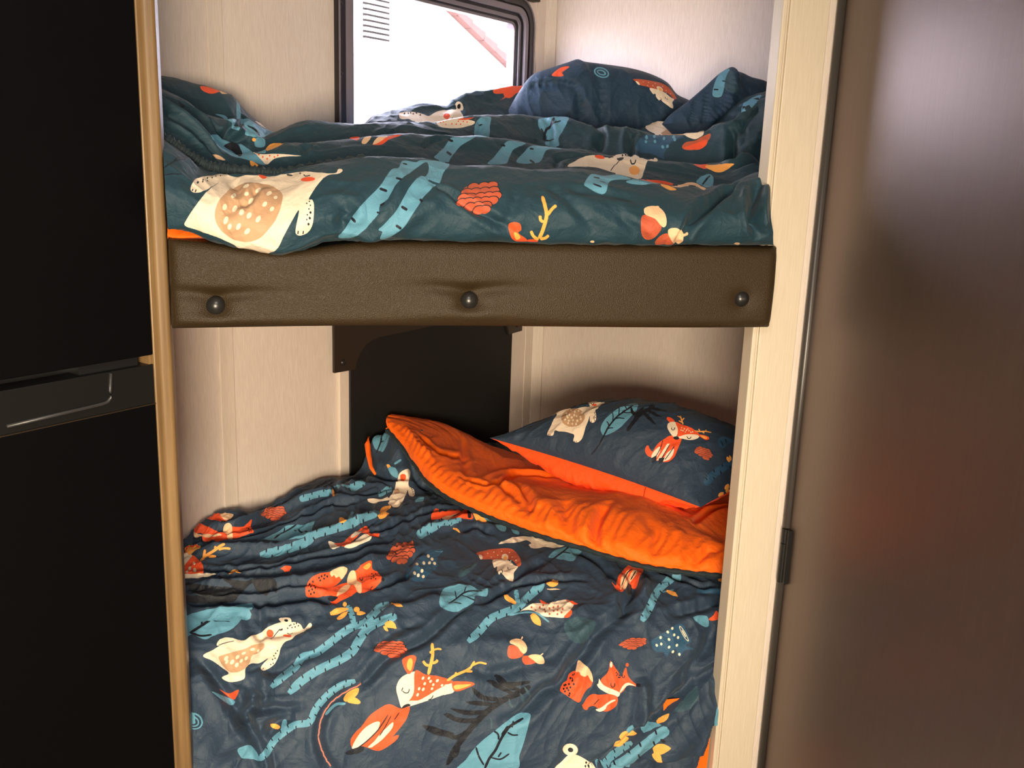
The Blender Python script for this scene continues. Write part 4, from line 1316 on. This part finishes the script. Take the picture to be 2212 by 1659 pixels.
def curve(pts, k=3, x0=None, x1=None):
    p = np.array(pts, float); x = np.linspace(p[0, 0] if x0 is None else x0, p[-1, 0] if x1 is None else x1, NU)
    return x, smooth1(np.interp(x, p[:, 0], p[:, 1]), k)
def row(x, y, b): return np.array([on_b(a, c, d) for a, c, d in zip(x, y, b)])
x0_, y0_ = curve(L0, 4); xc, yc = curve(LC, 4)
one = np.ones(NU); lowright = smooth1(np.where(x0_ > 1600, 1.0, 0.0), 8)
rows = []
rows.append(row(x0_, y0_ - 3, .075 * one) + [0, 0, -.002]); rows.append(row(x0_, y0_ + 1, .012 * one)); rows.append(row(x0_, y0_, -.030 * one))
for f, b in ((.12, -.045), (.35, -.050), (.62, -.028), (.84, .012)):
    x = x0_ * (1 - f) + xc * f; y = y0_ * (1 - f) + yc * f; rows.append(row(x, y, b * one))
rows.append(row(xc, yc, .062 * one))
pc = row(xc, yc, .062 * one)
prevx, prevy, prevb = xc, yc, .062 * one
for R_, f in ((R2, .30), (R3, .50), (R4, .76)):
    x, y = curve(R_, 3); b = f * bwall(x) + .02
    py_ = np.interp(x, prevx, prevy); pb = np.interp(x, prevx, prevb)
    C_ = row(x, y, b); g = b - pb
    dropA = row(x, np.maximum(py_, y) + 14, b - .42 * g); mid_y = y + np.maximum(py_ - y, 4) * .55
    rows.append(np.array([np.array(p) for p in dropA]))
    rows.append(row(x, mid_y, b - np.minimum(.048, .22 * g)))
    rows.append(row(x, y + np.minimum(6, np.maximum(py_ - y, 2) * .12), b - np.minimum(.018, .09 * g)))
    rows.append(C_ + [0, .006, -.0005])
    prevx, prevy, prevb = x, y, b
x, y = curve(R4, 3); b = .76 * bwall(x)
bk = row(x, y, b) ; bw_ = bwall(x)
rows.append(bk + np.stack([0 * b, .12 * bw_, -.035 * one], 1)); rows.append(np.stack([bk[:, 0] , bw_ - .03, np.full(NU, 1.335)], 1))
# keep the sheet inside the nook
NVU = 560
PU = resample(rows, NVU)
XU, YU = metric(PU); LKU0 = Look(PU)
ST_U = [([(1230, 405), (1300, 415), (1380, 430)], -.004, .012),
        ([(500, 380), (520, 430), (470, 470)], -.004, .010), ([(555, 405), (540, 430), (525, 445)], -.006, .007),
        ([(748, 497), (740, 470), (755, 455), (735, 445)], -.008, .010), ([(770, 520), (850, 495), (905, 455), (960, 420)], .006, .012),
        ([(940, 395), (990, 425), (1060, 470), (1105, 495)], -.007, .008), ([(860, 360), (865, 400), (840, 450), (800, 500)], .005, .012),
        ([(1590, 395), (1560, 420), (1510, 460), (1480, 500), (1465, 525)], -.012, .009), ([(1640, 395), (1628, 430), (1628, 480), (1640, 500)], -.016, .009),
        ([(1655, 400), (1648, 450), (1652, 500)], .006, .010), ([(1330, 460), (1380, 500), (1400, 522)], -.004, .010), ([(1190, 400), (1240, 440), (1290, 500)], -.003, .012),
        ([(1120, 410), (1110, 450), (1090, 480)], -.003, .010),
        ([(1290, 262), (1300, 285), (1290, 325)], -.010, .010), ([(1370, 275), (1362, 300), (1362, 335)], -.012, .008), ([(1585, 275), (1586, 320), (1584, 350)], -.012, .008),
        ([(1180, 255), (1190, 280), (1180, 310)], -.006, .009), ([(1030, 258), (1040, 275), (1030, 290)], -.005, .008),
        ([(915, 322), (935, 305), (960, 296)], -.005, .006), ([(1197, 360), (1210, 340), (1250, 334)], -.005, .006), ([(655, 330), (662, 315), (675, 309)], -.005, .006),
        ([(345, 235), (400, 262), (440, 300), (480, 340)], -.009, .010), ([(380, 215), (430, 250), (470, 290)], .006, .010), ([(345, 260), (400, 290), (450, 330)], .006, .010),
        ([(440, 250), (480, 290), (540, 300)], -.010, .010), ([(500, 262), (520, 290), (560, 300)], .008, .009), ([(530, 255), (500, 275), (490, 290)], -.008, .007),
        ([(1640, 225), (1610, 255), (1600, 290)], -.012, .010), ([(1665, 235), (1655, 290), (1600, 345)], .010, .012), ([(1690, 280), (1640, 340), (1590, 365)], -.012, .012)]
seam_up = [([(349, 292), (378, 308), (410, 332), (440, 350), (470, 358), (500, 362), (560, 366), (600, 370), (660, 360), (720, 350), (790, 339)])]
HU = engrave(PU, XU, YU, LKU0, ST_U)
HU += wrinkles(XU, YU, -25, .0042, 1) + .004 * (vnoise(XU * 11, YU * 11) - .5)
HU *= (np.minimum(1, np.linspace(0, 1, NVU) / .05))[:, None]
NN = normals(PU)
if (NN[:, :, 1].mean() > 0) : NN = -NN
PU2 = PU + NN * HU[..., None]
LKU = Look(PU2)
IMU = printed('comforter_print', 'upper', LKU, 3600, 3000, base=(31, 60, 74))
M_clothU = cloth_mat('printed_cotton', IMU)
M_org = cloth_mat('orange_cotton', None, srgb(255, 106, 6), .7, .05)
M_pipe = cloth_mat('dark_seam', None, srgb(26, 40, 46), .7)
cu = empty('comforter', (.5, .3, 1.33)); tag(cu, 'printed navy comforter bunched in folds on the top bunk', 'comforter')
keep(grid_mesh('printed_cover', PU2, M_clothU), cu)
# orange lining showing under the left end of the front edge
ol = []
for t in np.linspace(0, 1, 40):
    px = 362 + t * 150; ol.append([on_b(px, np.interp(px, [362, 372, 400, 440, 520], [474, 476, 484, 500, 522]), .012), on_b(px, np.interp(px, [362, 372, 430, 520], [508, 512, 511, 514]), -.004 + .0 * t), on_b(px, 516, .02)])
OL = np.array(ol).transpose(1, 0, 2); OL = resample(list(OL), 24); OL[..., 1] -= .006 * vnoise(OL[..., 0] * 60, OL[..., 2] * 60)
keep(grid_mesh('lining', OL, M_org, uv=False), cu)
# ruffled edge seam behind the front roll
sm = []
for i, (x, y) in enumerate(openc(seam_up[0], 5)):
    sm.append(on_b(x, y + 4, .075))
sm = np.array(sm); tt = np.linspace(0, len(sm) - 1, 150); sm = np.stack([np.interp(tt, range(len(sm)), sm[:, k]) for k in range(3)], 1)
keep(MB().tube([tuple(p) for p in sm], [.0075 + .0022 * sin(i * 1.25) + .0012 * sin(i * 2.9) for i in range(len(sm))], 10).out('edge_seam', M_pipe, smooth=True), cu)

# ---------------------------------------------------------------- puffed shapes (pillows at the back of the top bunk)
def puffed(name, outline, b0, T, key, m_seed, parent, strokes_=(), amp=.004, pw=.55, W_=1500):
    o = openc(list(outline) + [outline[0]], 6)[:-1]; d = np.concatenate([[0], np.cumsum(np.hypot(*np.diff(np.vstack([o, o[:1]]), axis=0).T))])
    n = 420; tt = np.linspace(0, d[-1], n); oc = np.vstack([o, o[:1]]); ox = np.interp(tt, d, oc[:, 0]); oy = np.interp(tt, d, oc[:, 1])
    rim = np.array([on_b(x, y, b0) for x, y in zip(ox, oy)]); c = rim[:-1].mean(0); m = 130
    def side(sg):
        r = np.sin(np.linspace(0.0, 1, m) * pi / 2)[:, None]
        P = c + (rim - c)[None] * r[..., None]; h = T * (1 - r ** 2) ** pw * (1 + 0 * P[..., 0]); P = P.copy(); P[..., 1] += sg * h
        return P
    F_ = side(-1); X, Y = F_[..., 0], F_[..., 2]
    LK0 = Look(F_); th = np.linspace(0, 2 * pi, n)[None]; rr = np.sin(np.linspace(0, 1, m) * pi / 2)[:, None]
    H_ = wrinkles(X * 1.0, Y * 1.0, 60, amp, m_seed)
    for q, dd, wd in [(np.array([on_b(x, y, b0) for x, y in openc(p, 4)]), d_, w_) for p, d_, w_ in strokes_]:
        D = np.min(np.hypot(X[..., None] - q[:, 0], Y[..., None] - q[:, 2]), axis=2); H_ += dd * np.exp(-(D / wd) ** 2)
    F2 = F_.copy(); edge = np.minimum(1, (1 - rr) * 12); F2[..., 1] -= H_ * edge
    LK = Look(F2)
    def rm(q):     # polar grid fractions -> disc in the image
        r = np.sin(q[:, 1] * pi / 2); a = q[:, 0] * 2 * pi; return np.stack([.5 + .48 * r * np.cos(a), .5 + .48 * r * np.sin(a)], 1)
    # direct pointwise lookup (no averaging across the seam of the polar grid)
    class L3:
        def poly(s, pts):
            out = []
            for p in np.array(pts):
                cx, cy = int(p[0] / LK.c), int(p[1] / LK.c); v = None
                for k in range(5):
                    a = LK.m[max(cy - k, 0):cy + k + 1, max(cx - k, 0):cx + k + 1].reshape(-1, 4); a = a[~np.isnan(a[:, 0])]
                    if len(a):
                        k += 2; a = LK.m[max(cy - k, 0):cy + k + 1, max(cx - k, 0):cx + k + 1].reshape(-1, 4); a = a[~np.isnan(a[:, 0])]
                        q_ = rm(a[:, :2]); M_ = np.stack([np.ones(len(a)), a[:, 2] - p[0], a[:, 3] - p[1]], 1)
                        v = np.linalg.solve(M_.T @ M_ + np.diag([1e-6, .5, .5]), M_.T @ q_)[0]; break
                if v is not None: out.append(v)
            return np.array(out) if len(out) > 3 else None
    im = printed(name + '_print', key, L3(), W_, W_, base=(33, 58, 82)) if key else None
    mt = cloth_mat(name + '_cotton', im)
    B2 = side(1)[::-1]; ALL = np.concatenate([F2, B2[1:]], 0)
    ob = grid_mesh(name, ALL, mt, uv=True)
    l = ob.data.uv_layers[0]; nl = len(ob.data.loops); buf = np.empty(nl * 2, np.float32); l.data.foreach_get('uv', buf); buf = buf.reshape(-1, 2)
    vrow = buf[:, 1] * (2 * m - 2); fr_ = vrow / (m - 1); back = fr_ > 1.0001; q = np.stack([buf[:, 0], np.minimum(fr_, 1)], 1); uv2 = rm(q); uv2[back] = (.004, .004)
    l.data.foreach_set('uv', uv2.reshape(-1).astype(np.float32))
    return ob
pb_ = puffed('pillow', [(1085, 262), (1120, 200), (1150, 162), (1192, 146), (1228, 134), (1247, 128), (1262, 133), (1300, 138), (1360, 147), (1405, 160), (1440, 178), (1462, 204), (1495, 222), (1520, 262), (1490, 330), (1300, 345), (1150, 340)],
             1.00, .085, 'upback', 5, None, [([(1247, 128), (1265, 155), (1278, 190), (1280, 250)], -.010, .016), ([(1255, 140), (1240, 160), (1215, 170), (1160, 168)], .010, .016), ([(1150, 185), (1200, 182), (1230, 200), (1235, 240)], -.010, .012),
                             ([(1320, 150), (1380, 190), (1420, 220)], .006, .02)], amp=.006)
tag(pb_, 'navy printed pillow heaped at the back of the top bunk with a hedgehog on it', 'pillow')
pf_ = puffed('pillow', [(1430, 268), (1450, 246), (1485, 220), (1520, 190), (1553, 160), (1574, 147), (1583, 145), (1588, 152), (1605, 158), (1622, 166), (1645, 172), (1660, 177), (1700, 182), (1725, 260), (1700, 340), (1600, 345), (1500, 330)],
             .80, .055, 'upfold', 9, None, [([(1582, 148), (1570, 190), (1555, 230), (1520, 260)], .012, .014), ([(1600, 200), (1630, 240), (1640, 262)], -.006, .012), ([(1500, 215), (1490, 240), (1480, 262)], -.006, .008), ([(1520, 200), (1512, 235), (1505, 262)], -.005, .007)], amp=.005)
tag(pf_, 'navy printed pillow with a pointed corner at the right end of the top bunk', 'pillow')

# ---------------------------------------------------------------- lower comforter
NL, ML = 760, 640
u = np.linspace(0, 1, NL); aB = -.088 + (1.36 + .088) * u
bwl = np.minimum(.52 + .9425 * (aB + .067), 1.5155 - (aB - .99) * 1.061) - .022
path = np.array([(.030, .16), (.012, .20), (.004, .26), (.006, .33), (.020, .40), (.045, .465), (.085, .520), (.14, .560), (.22, .585)])
path = resample([np.array([[p[0], 0, p[1]]]) for p in path], 200)[:, 0][:, [0, 2]]
vs = .36
G = np.zeros((ML, NL, 3))
for i in range(ML):
    v = i / (ML - 1)
    if v < vs:
        k = v / vs * 199; b = np.interp(k, range(200), path[:, 0]) * np.ones(NL); z = np.interp(k, range(200), path[:, 1]) * np.ones(NL)
    else:
        f = (v - vs) / (1 - vs); f = f * .75 + .25 * f * f; b = .22 + (bwl - .22) * f; z = .585 + .030 * (1 - np.exp(-(b - .22) / .14)) + .012 * (b - .22)
    z = z - .10 * np.clip((b - .95) / .45, 0, 1) ** 1.5
    wsd = np.clip((b - .012) / .26, 0, 1); wsd = wsd * wsd * (3 - 2 * wsd)
    aF = -.016 + (1.012 + .016) * u; a = aF * (1 - wsd) + aB * wsd
    G[i, :, 0] = a; G[i, :, 1] = b; G[i, :, 2] = z
XL, YL = metric(G); a_, b_ = G[..., 0], G[..., 1]
def blob(a0, b0, h, ra, rb, rt=0, p=2):
    x, y = rot(a_ - a0, b_ - b0, rt); return h * np.exp(-(np.abs(x / ra) ** p + np.abs(y / rb) ** p))
G[..., 2] += blob(.470, .862, .106, .088, .100, 25, 4) + blob(.26, .70, .022, .14, .16) + blob(.02, .55, .030, .07, .07) + blob(.12, .56, -.012, .05, .06)
G[..., 2] += blob(.62, .62, .012, .25, .2)
edge = np.clip((bwl[None] - b_) / .035, 0, 1); G[..., 2] -= .018 * (1 - edge) ** 2
LK0 = Look(G)
ST_L = [
 ([(1333, 1337), (1287, 1369), (1264, 1407), (1232, 1442), (1209, 1476), (1174, 1494), (1139, 1534), (1090, 1556)], -.012, .012),
 ([(1020, 1300), (980, 1327), (949, 1354), (912, 1384), (841, 1419), (798, 1463), (781, 1476)], -.010, .010),
 ([(781, 1476), (733, 1503), (705, 1531), (692, 1566), (690, 1601), (703, 1636), (725, 1670)], -.007, .009),
 ([(1260, 1248), (1190, 1254), (1137, 1262), (1103, 1268), (1064, 1290), (1040, 1305)], -.012, .010),
 ([(1103, 1258), (1137, 1231), (1176, 1200)], -.008, .010),
 ([(396, 1303), (488, 1306), (556, 1308), (651, 1297), (716, 1298)], -.020, .016),
 ([(396, 1271), (500, 1270), (600, 1268), (680, 1262), (750, 1240), (800, 1222), (840, 1205)], .014, .018),
 ([(810, 1270), (850, 1258), (876, 1239), (887, 1206), (910, 1190)], -.012, .012),
 ([(396, 1226), (440, 1232), (516, 1238), (597, 1231), (651, 1216), (719, 1202), (787, 1185), (841, 1165)], -.020, .014),
 ([(396, 1196), (500, 1192), (600, 1185), (680, 1165), (760, 1140), (830, 1110)], .014, .017),
 ([(396, 1173), (450, 1171), (516, 1166), (548, 1161), (610, 1138), (660, 1118), (711, 1096), (760, 1090)], -.018, .013),
 ([(396, 1135), (470, 1140), (540, 1128), (600, 1105), (680, 1078), (740, 1060)], .012, .018),
 ([(800, 1150), (825, 1146), (860, 1132), (895, 1120), (940, 1106), (980, 1098)], -.014, .011),
 ([(900, 1150), (960, 1140), (1020, 1122), (1060, 1120)], .010, .012),
 ([(1000, 1150), (1030, 1140), (1060, 1150)], -.010, .010),
 ([(430, 1420), (456, 1452), (490, 1500), (516, 1544), (548, 1587), (575, 1653), (580, 1670)], -.010, .010),
 ([(400, 1440), (440, 1500), (480, 1570), (510, 1640)], .012, .030),
 ([(553, 1485), (545, 1515), (533, 1545), (537, 1565)], -.016, .012), ([(535, 1534), (580, 1530), (651, 1525)], -.010, .009),
 ([(560, 1440), (570, 1470), (560, 1500)], .010, .014), ([(640, 1545), (600, 1560), (575, 1600)], -.010, .012),
 ([(700, 1390), (640, 1420), (600, 1445), (560, 1450)], -.008, .012),
 ([(1364, 1237), (1372, 1276), (1350, 1300), (1353, 1318), (1333, 1337)], -.014, .010),
 ([(1330, 1245), (1320, 1290), (1300, 1330)], .008, .016), ([(1400, 1250), (1385, 1310), (1392, 1360)], .010, .014),
 ([(1385, 1460), (1388, 1500), (1385, 1540), (1374, 1565)], .014, .014),
 ([(1560, 1430), (1504, 1470), (1480, 1495), (1452, 1517), (1425, 1545), (1394, 1565), (1365, 1595), (1320, 1635), (1280, 1665)], -.016, .013),
 ([(1545, 1500), (1500, 1560), (1450, 1620), (1420, 1665)], .010, .030),
 ([(1548, 1350), (1530, 1400), (1500, 1440), (1460, 1480)], -.010, .014), ([(1575, 1290), (1520, 1310), (1450, 1330)], -.008, .012),
 ([(1420, 1225), (1500, 1262), (1560, 1262)], -.010, .010), ([(1250, 1190), (1300, 1215), (1330, 1260)], -.008, .012),
 ([(1000, 1440), (1080, 1450), (1150, 1430), (1210, 1410)], -.006, .014), ([(960, 1400), (1060, 1385), (1150, 1400)], .006, .022),
 ([(1140, 1330), (1210, 1330), (1280, 1310)], .006, .02), ([(1250, 1490), (1300, 1540), (1290, 1600)], .006, .025),
 ([(690, 1330), (640, 1355), (560, 1365), (540, 1320)], -.006, .014), ([(560, 1310), (565, 1360), (545, 1420)], -.005, .008),
 ([(820, 1330), (900, 1310), (960, 1290)], .008, .018), ([(900, 1345), (850, 1365), (800, 1400)], -.006, .012),
 ([(870, 930), (888, 985), (900, 1030), (930, 1060)], -.012, .016), ([(800, 1030), (840, 1040), (880, 1035)], -.014, .012), ([(830, 1020), (815, 990), (812, 950)], .008, .02),
 ([(720, 1045), (735, 1072), (780, 1075), (830, 1065)], -.012, .010), ([(745, 1050), (790, 1058), (840, 1060)], .009, .012)]
HL = engrave(G, XL, YL, LK0, ST_L)
HL += wrinkles(XL, YL, 35, .0080, 3) + .007 * (vnoise(XL * 7, YL * 7) - .5)
HL *= np.clip(edge + .35, 0, 1)
NG = normals(G); NG = np.where(NG[..., 2:3] < 0, -NG, NG)
NG[YL < .08] = NG[min(80, ML - 1)].mean(0) if False else NG[YL < .08]
G2 = G + NG * HL[..., None]
G2[..., 1] = np.minimum(G2[..., 1], bwl[None] + .012)
LKL = Look(G2)
IML = printed('lower_comforter_print', 'lower', LKL, 3800, 3800)
M_clothL = cloth_mat('printed_cotton_lower', IML)
cl = empty('comforter', (.5, .3, .6)); tag(cl, 'printed navy comforter on the lower bunk, folded back to its orange lining', 'comforter')
# bottom right corner turned under, showing the lining
cornm = ~((np.linspace(0, 1, NL)[None] > .972 + (YL - .12) * .25) & (YL < .19))
keep(grid_mesh('printed_cover', G2, M_clothL, mask=cornm), cl)
e_ = []
pr_ = [LKL.near(x, y, 6) for x, y in openc([(781, 1476), (733, 1503), (705, 1531), (692, 1566), (690, 1601), (703, 1636), (716, 1656)], 6)]
for n_ in pr_:
    if n_ is not None: e_.append(tuple(G2[int(n_[1] * (ML - 1)), int(n_[0] * (NL - 1))] + [0, -.001, .001]))
M_pink = cloth_mat('pink_piping', None, srgb(196, 120, 104), .6)
if len(e_) > 2: keep(MB().tube(e_, .0016, 6).out('piping', M_pink, smooth=True), cl)
kk = int(np.searchsorted(YL[:, -1], .25)); cg = G[:kk:8, -80:][:, ::4].copy(); cg[..., 1] += .016; cg[..., 0] -= .001
keep(grid_mesh('lining', cg, M_org, uv=False), cl)
# the orange turned-back part
FC = dict(
 A=[(836, 926, .752), (868, 960, .728), (895, 1000, .702), (925, 1040, .682), (975, 1075, .668), (1050, 1110, .655), (1100, 1130, .648), (1160, 1152, .643), (1250, 1178, .636), (1320, 1200, .630), (1400, 1222, .622), (1480, 1232, .614), (1590, 1243, .604), (1650, 1248, .60)],
 B=[(834, 914, .764), (872, 944, .744), (902, 985, .722), (935, 1025, .702), (985, 1060, .688), (1060, 1094, .676), (1110, 1113, .670), (1170, 1133, .666), (1262, 1155, .661), (1332, 1175, .655), (1412, 1197, .645), (1490, 1210, .635), (1596, 1224, .622), (1656, 1230, .618)],
 C=[(835, 903, .772), (880, 922, .757), (915, 958, .735), (950, 1000, .714), (1003, 1036, .700), (1072, 1060, .694), (1122, 1075, .690), (1182, 1090, .688), (1272, 1100, .686), (1345, 1112, .682), (1425, 1136, .672), (1503, 1160, .658), (1600, 1196, .640), (1660, 1205, .636)],
 D=[(837, 899, .772), (885, 912, .757), (925, 940, .733), (965, 975, .710), (1020, 1012, .692), (1085, 1040, .688), (1130, 1047, .688), (1195, 1060, .686), (1290, 1068, .686), (1360, 1070, .680), (1440, 1098, .668), (1515, 1140, .652), (1608, 1182, .634), (1668, 1190, .63)],
 E=[(840, 897, .770), (890, 905, .755), (940, 925, .730), (985, 955, .704), (1040, 992, .684), (1095, 1024, .676), (1140, 1035, .672), (1210, 1046, .668), (1300, 1055, .664), (1370, 1062, .660), (1450, 1088, .652), (1530, 1125, .642), (1612, 1150, .632), (1672, 1160, .63)],
 F=[(846, 896, .762), (897, 903, .746), (950, 915, .722), (1000, 937, .700), (1055, 970, .684), (1110, 1000, .676), (1170, 1018, .668), (1240, 1033, .660), (1320, 1043, .655), (1390, 1055, .650), (1470, 1076, .645), (1545, 1100, .640), (1618, 1110, .636), (1680, 1115, .634)],
 H=[(850, 900, .70), (900, 905, .70), (955, 918, .68), (1010, 940, .665), (1068, 965, .658), (1125, 985, .65), (1190, 1000, .645), (1260, 1010, .640), (1340, 1015, .636), (1410, 1025, .634), (1490, 1040, .632), (1560, 1058, .630), (1630, 1070, .628), (1690, 1080, .626)])
NF = 420
fr_rows = []
for k in 'ABCDEFH':
    p = np.array(FC[k], float); P3 = np.array([on_z(x, y, z) for x, y, z in p]); P3r = resample([np.array([q]) for q in P3], NF)[:, 0]; fr_rows.append(P3r)
un = fr_rows[0] + np.array([.012, .03, -.018])
GF = resample([un] + fr_rows, 240)
XF, YF = metric(GF); LF = Look(GF)
ST_F = [([(1315, 1090), (1300, 1110), (1290, 1135), (1286, 1165), (1290, 1180)], -.012, .011), ([(1270, 1080), (1265, 1120), (1262, 1160)], .006, .02), ([(1345, 1100), (1350, 1150), (1340, 1190)], .006, .025),
        ([(1060, 1040), (1100, 1060), (1130, 1085), (1140, 1105)], -.007, .014), ([(1120, 1045), (1145, 1075), (1150, 1100)], -.010, .010), ([(1090, 1040), (1075, 1070), (1090, 1095)], .004, .014),
        ([(1000, 1030), (1050, 1048), (1090, 1040), (1120, 1025), (1200, 1030)], -.008, .010), ([(1040, 1040), (1075, 1022), (1130, 1018), (1200, 1025)], .004, .012),
        ([(940, 1000), (900, 960), (880, 930)], .006, .016), ([(905, 940), (950, 980), (1000, 990)], -.006, .014), ([(1000, 950), (1003, 1000), (1010, 1030)], -.005, .012),
        ([(1180, 1075), (1190, 1110), (1180, 1145)], .006, .014), ([(1220, 1075), (1230, 1120), (1235, 1165)], -.006, .012), ([(1550, 1180), (1520, 1200), (1500, 1225)], -.006, .012), ([(1590, 1090), (1540, 1105), (1500, 1130)], -.010, .008),
        ([(1400, 1120), (1420, 1160), (1415, 1205)], -.005, .012), ([(1460, 1140), (1470, 1180), (1460, 1220)], .005, .014)]
HF = engrave(GF, XF, YF, LF, ST_F) + wrinkles(XF, YF, 70, .0030, 11) + .006 * (vnoise(XF * 9, YF * 9) - .5)
hem = np.exp(-((np.linspace(0, 1, 240) - .17) / .05) ** 2)[:, None] * .0022 * np.sin(XF * 260 + 6 * vnoise(XF * 20, YF * 20)); HF += hem
NFm = normals(GF); NFm = np.where((NFm[..., 2:3] < 0), -NFm, NFm)
GF2 = GF + NFm * HF[..., None] * np.clip(np.linspace(0, 1, 240) / .1, 0, 1)[:, None, None]
keep(grid_mesh('turned_back_lining', GF2, M_org, uv=False), cl)
tp = [(797, 948, .74), (795, 965, .72), (798, 990, .70), (803, 1015, .685), (812, 1030, .675)]
keep(MB().tube([tuple(on_z(*q) + np.array([0, .02, 0])) for q in tp], [.004, .008, .007, .005, .003], 8).out('lining_edge', M_org, smooth=True), cl)
# dark rolled seam under the orange edge
sd = fr_rows[0] + np.array([0, -.001, -.004]); sd = sd[::3]
keep(MB().tube([tuple(p) for p in sd], [.0062 + .0012 * sin(i * 1.7) for i in range(len(sd))], 8).out('edge_seam', M_pipe, smooth=True), cl)

# ---------------------------------------------------------------- lower pillow
pw_ = empty('pillow', (.95, .75, .66)); tag(pw_, 'navy printed pillow with orange underside propped on the lower bunk', 'pillow')
C00 = on_z(1057, 946, .745); C10 = on_z(1514, 1096, .682)
Wd = np.array([A_[0], A_[1], 0]) * .34 + np.array([0, 0, .055])
C01, C11 = C00 + Wd * .92 + np.array([B_[0], B_[1], 0]) * .18 + np.array([0, 0, .018]), C10 + Wd + np.array([B_[0], B_[1], 0]) * .15 + np.array([0, 0, .0])
def pillow_side(sg, T, n=260, m=200):
    s, t = np.meshgrid(np.linspace(-1, 1, n), np.linspace(-1, 1, m)); S, Tt = np.sin(s * pi / 2), np.sin(t * pi / 2)
    pin = .06; S2 = S * (1 - pin * (1 - Tt ** 2)) ; T2 = Tt * (1 - pin * 1.3 * (1 - S ** 2))
    fu, fv = (S2 + 1) / 2, (T2 + 1) / 2
    P = C00 * ((1 - fu) * (1 - fv))[..., None] + C10 * (fu * (1 - fv))[..., None] + C01 * ((1 - fu) * fv)[..., None] + C11 * (fu * fv)[..., None]
    nrm_ = np.cross(C10 - C00, C01 - C00); nrm_ /= np.linalg.norm(nrm_); nrm_ = nrm_ if nrm_[2] > 0 else -nrm_
    h = T * ((1 - S ** 2) ** .74) * ((1 - Tt ** 2) ** .58)
    X = S * .3; Y = Tt * .2
    edge_ = np.minimum(1, np.minimum(1 - np.abs(S), 1 - np.abs(Tt)) * 14)
    h = h + sg * 0 + (wrinkles(X, Y, 78, .0075, 17 if sg > 0 else 23) * edge_) * 1.0
    # gathers running in from the seam
    g = .0035 * np.exp(-(1 - np.abs(Tt)) / .28) * (vnoise(X * 60 + Y * 25, Y * 3) - .5) * 2; h += g * edge_
    out = P + nrm_ * (sg * h)[..., None]
    if sg < 0: out = out - np.array([A_[0], A_[1], 0]) * (h * 1.1 * np.clip(1 - fv * 1.6, 0, 1) ** .5)[..., None]
    return out
PT = pillow_side(1, .128); PB = pillow_side(-1, .105)
LKP = Look(PT)
IMP = printed('pillow_print', 'pillow', LKP, 1800, 1400)
keep(grid_mesh('pillow_top', PT, cloth_mat('printed_pillow_cotton', IMP)), pw_)
keep(grid_mesh('pillow_underside', PB, cloth_mat('red_orange_cotton', None, srgb(252, 84, 20), .7, .05), uv=False, flip=True), pw_)
def on_g(P, x): return P
cx_ = [PB[j, int(260 * .665)] + np.array([0, -.0012, .0005]) for j in range(2, 90, 3)]
keep(MB().tube([tuple(p) for p in cx_], .0016, 6).out('seam', cloth_mat('orange_seam', None, srgb(196, 52, 8), .7), pw_) if False else MB().tube([tuple(p) for p in cx_], .0016, 6).out('seam', cloth_mat('orange_seam', None, srgb(196, 52, 8), .7), smooth=True), pw_)
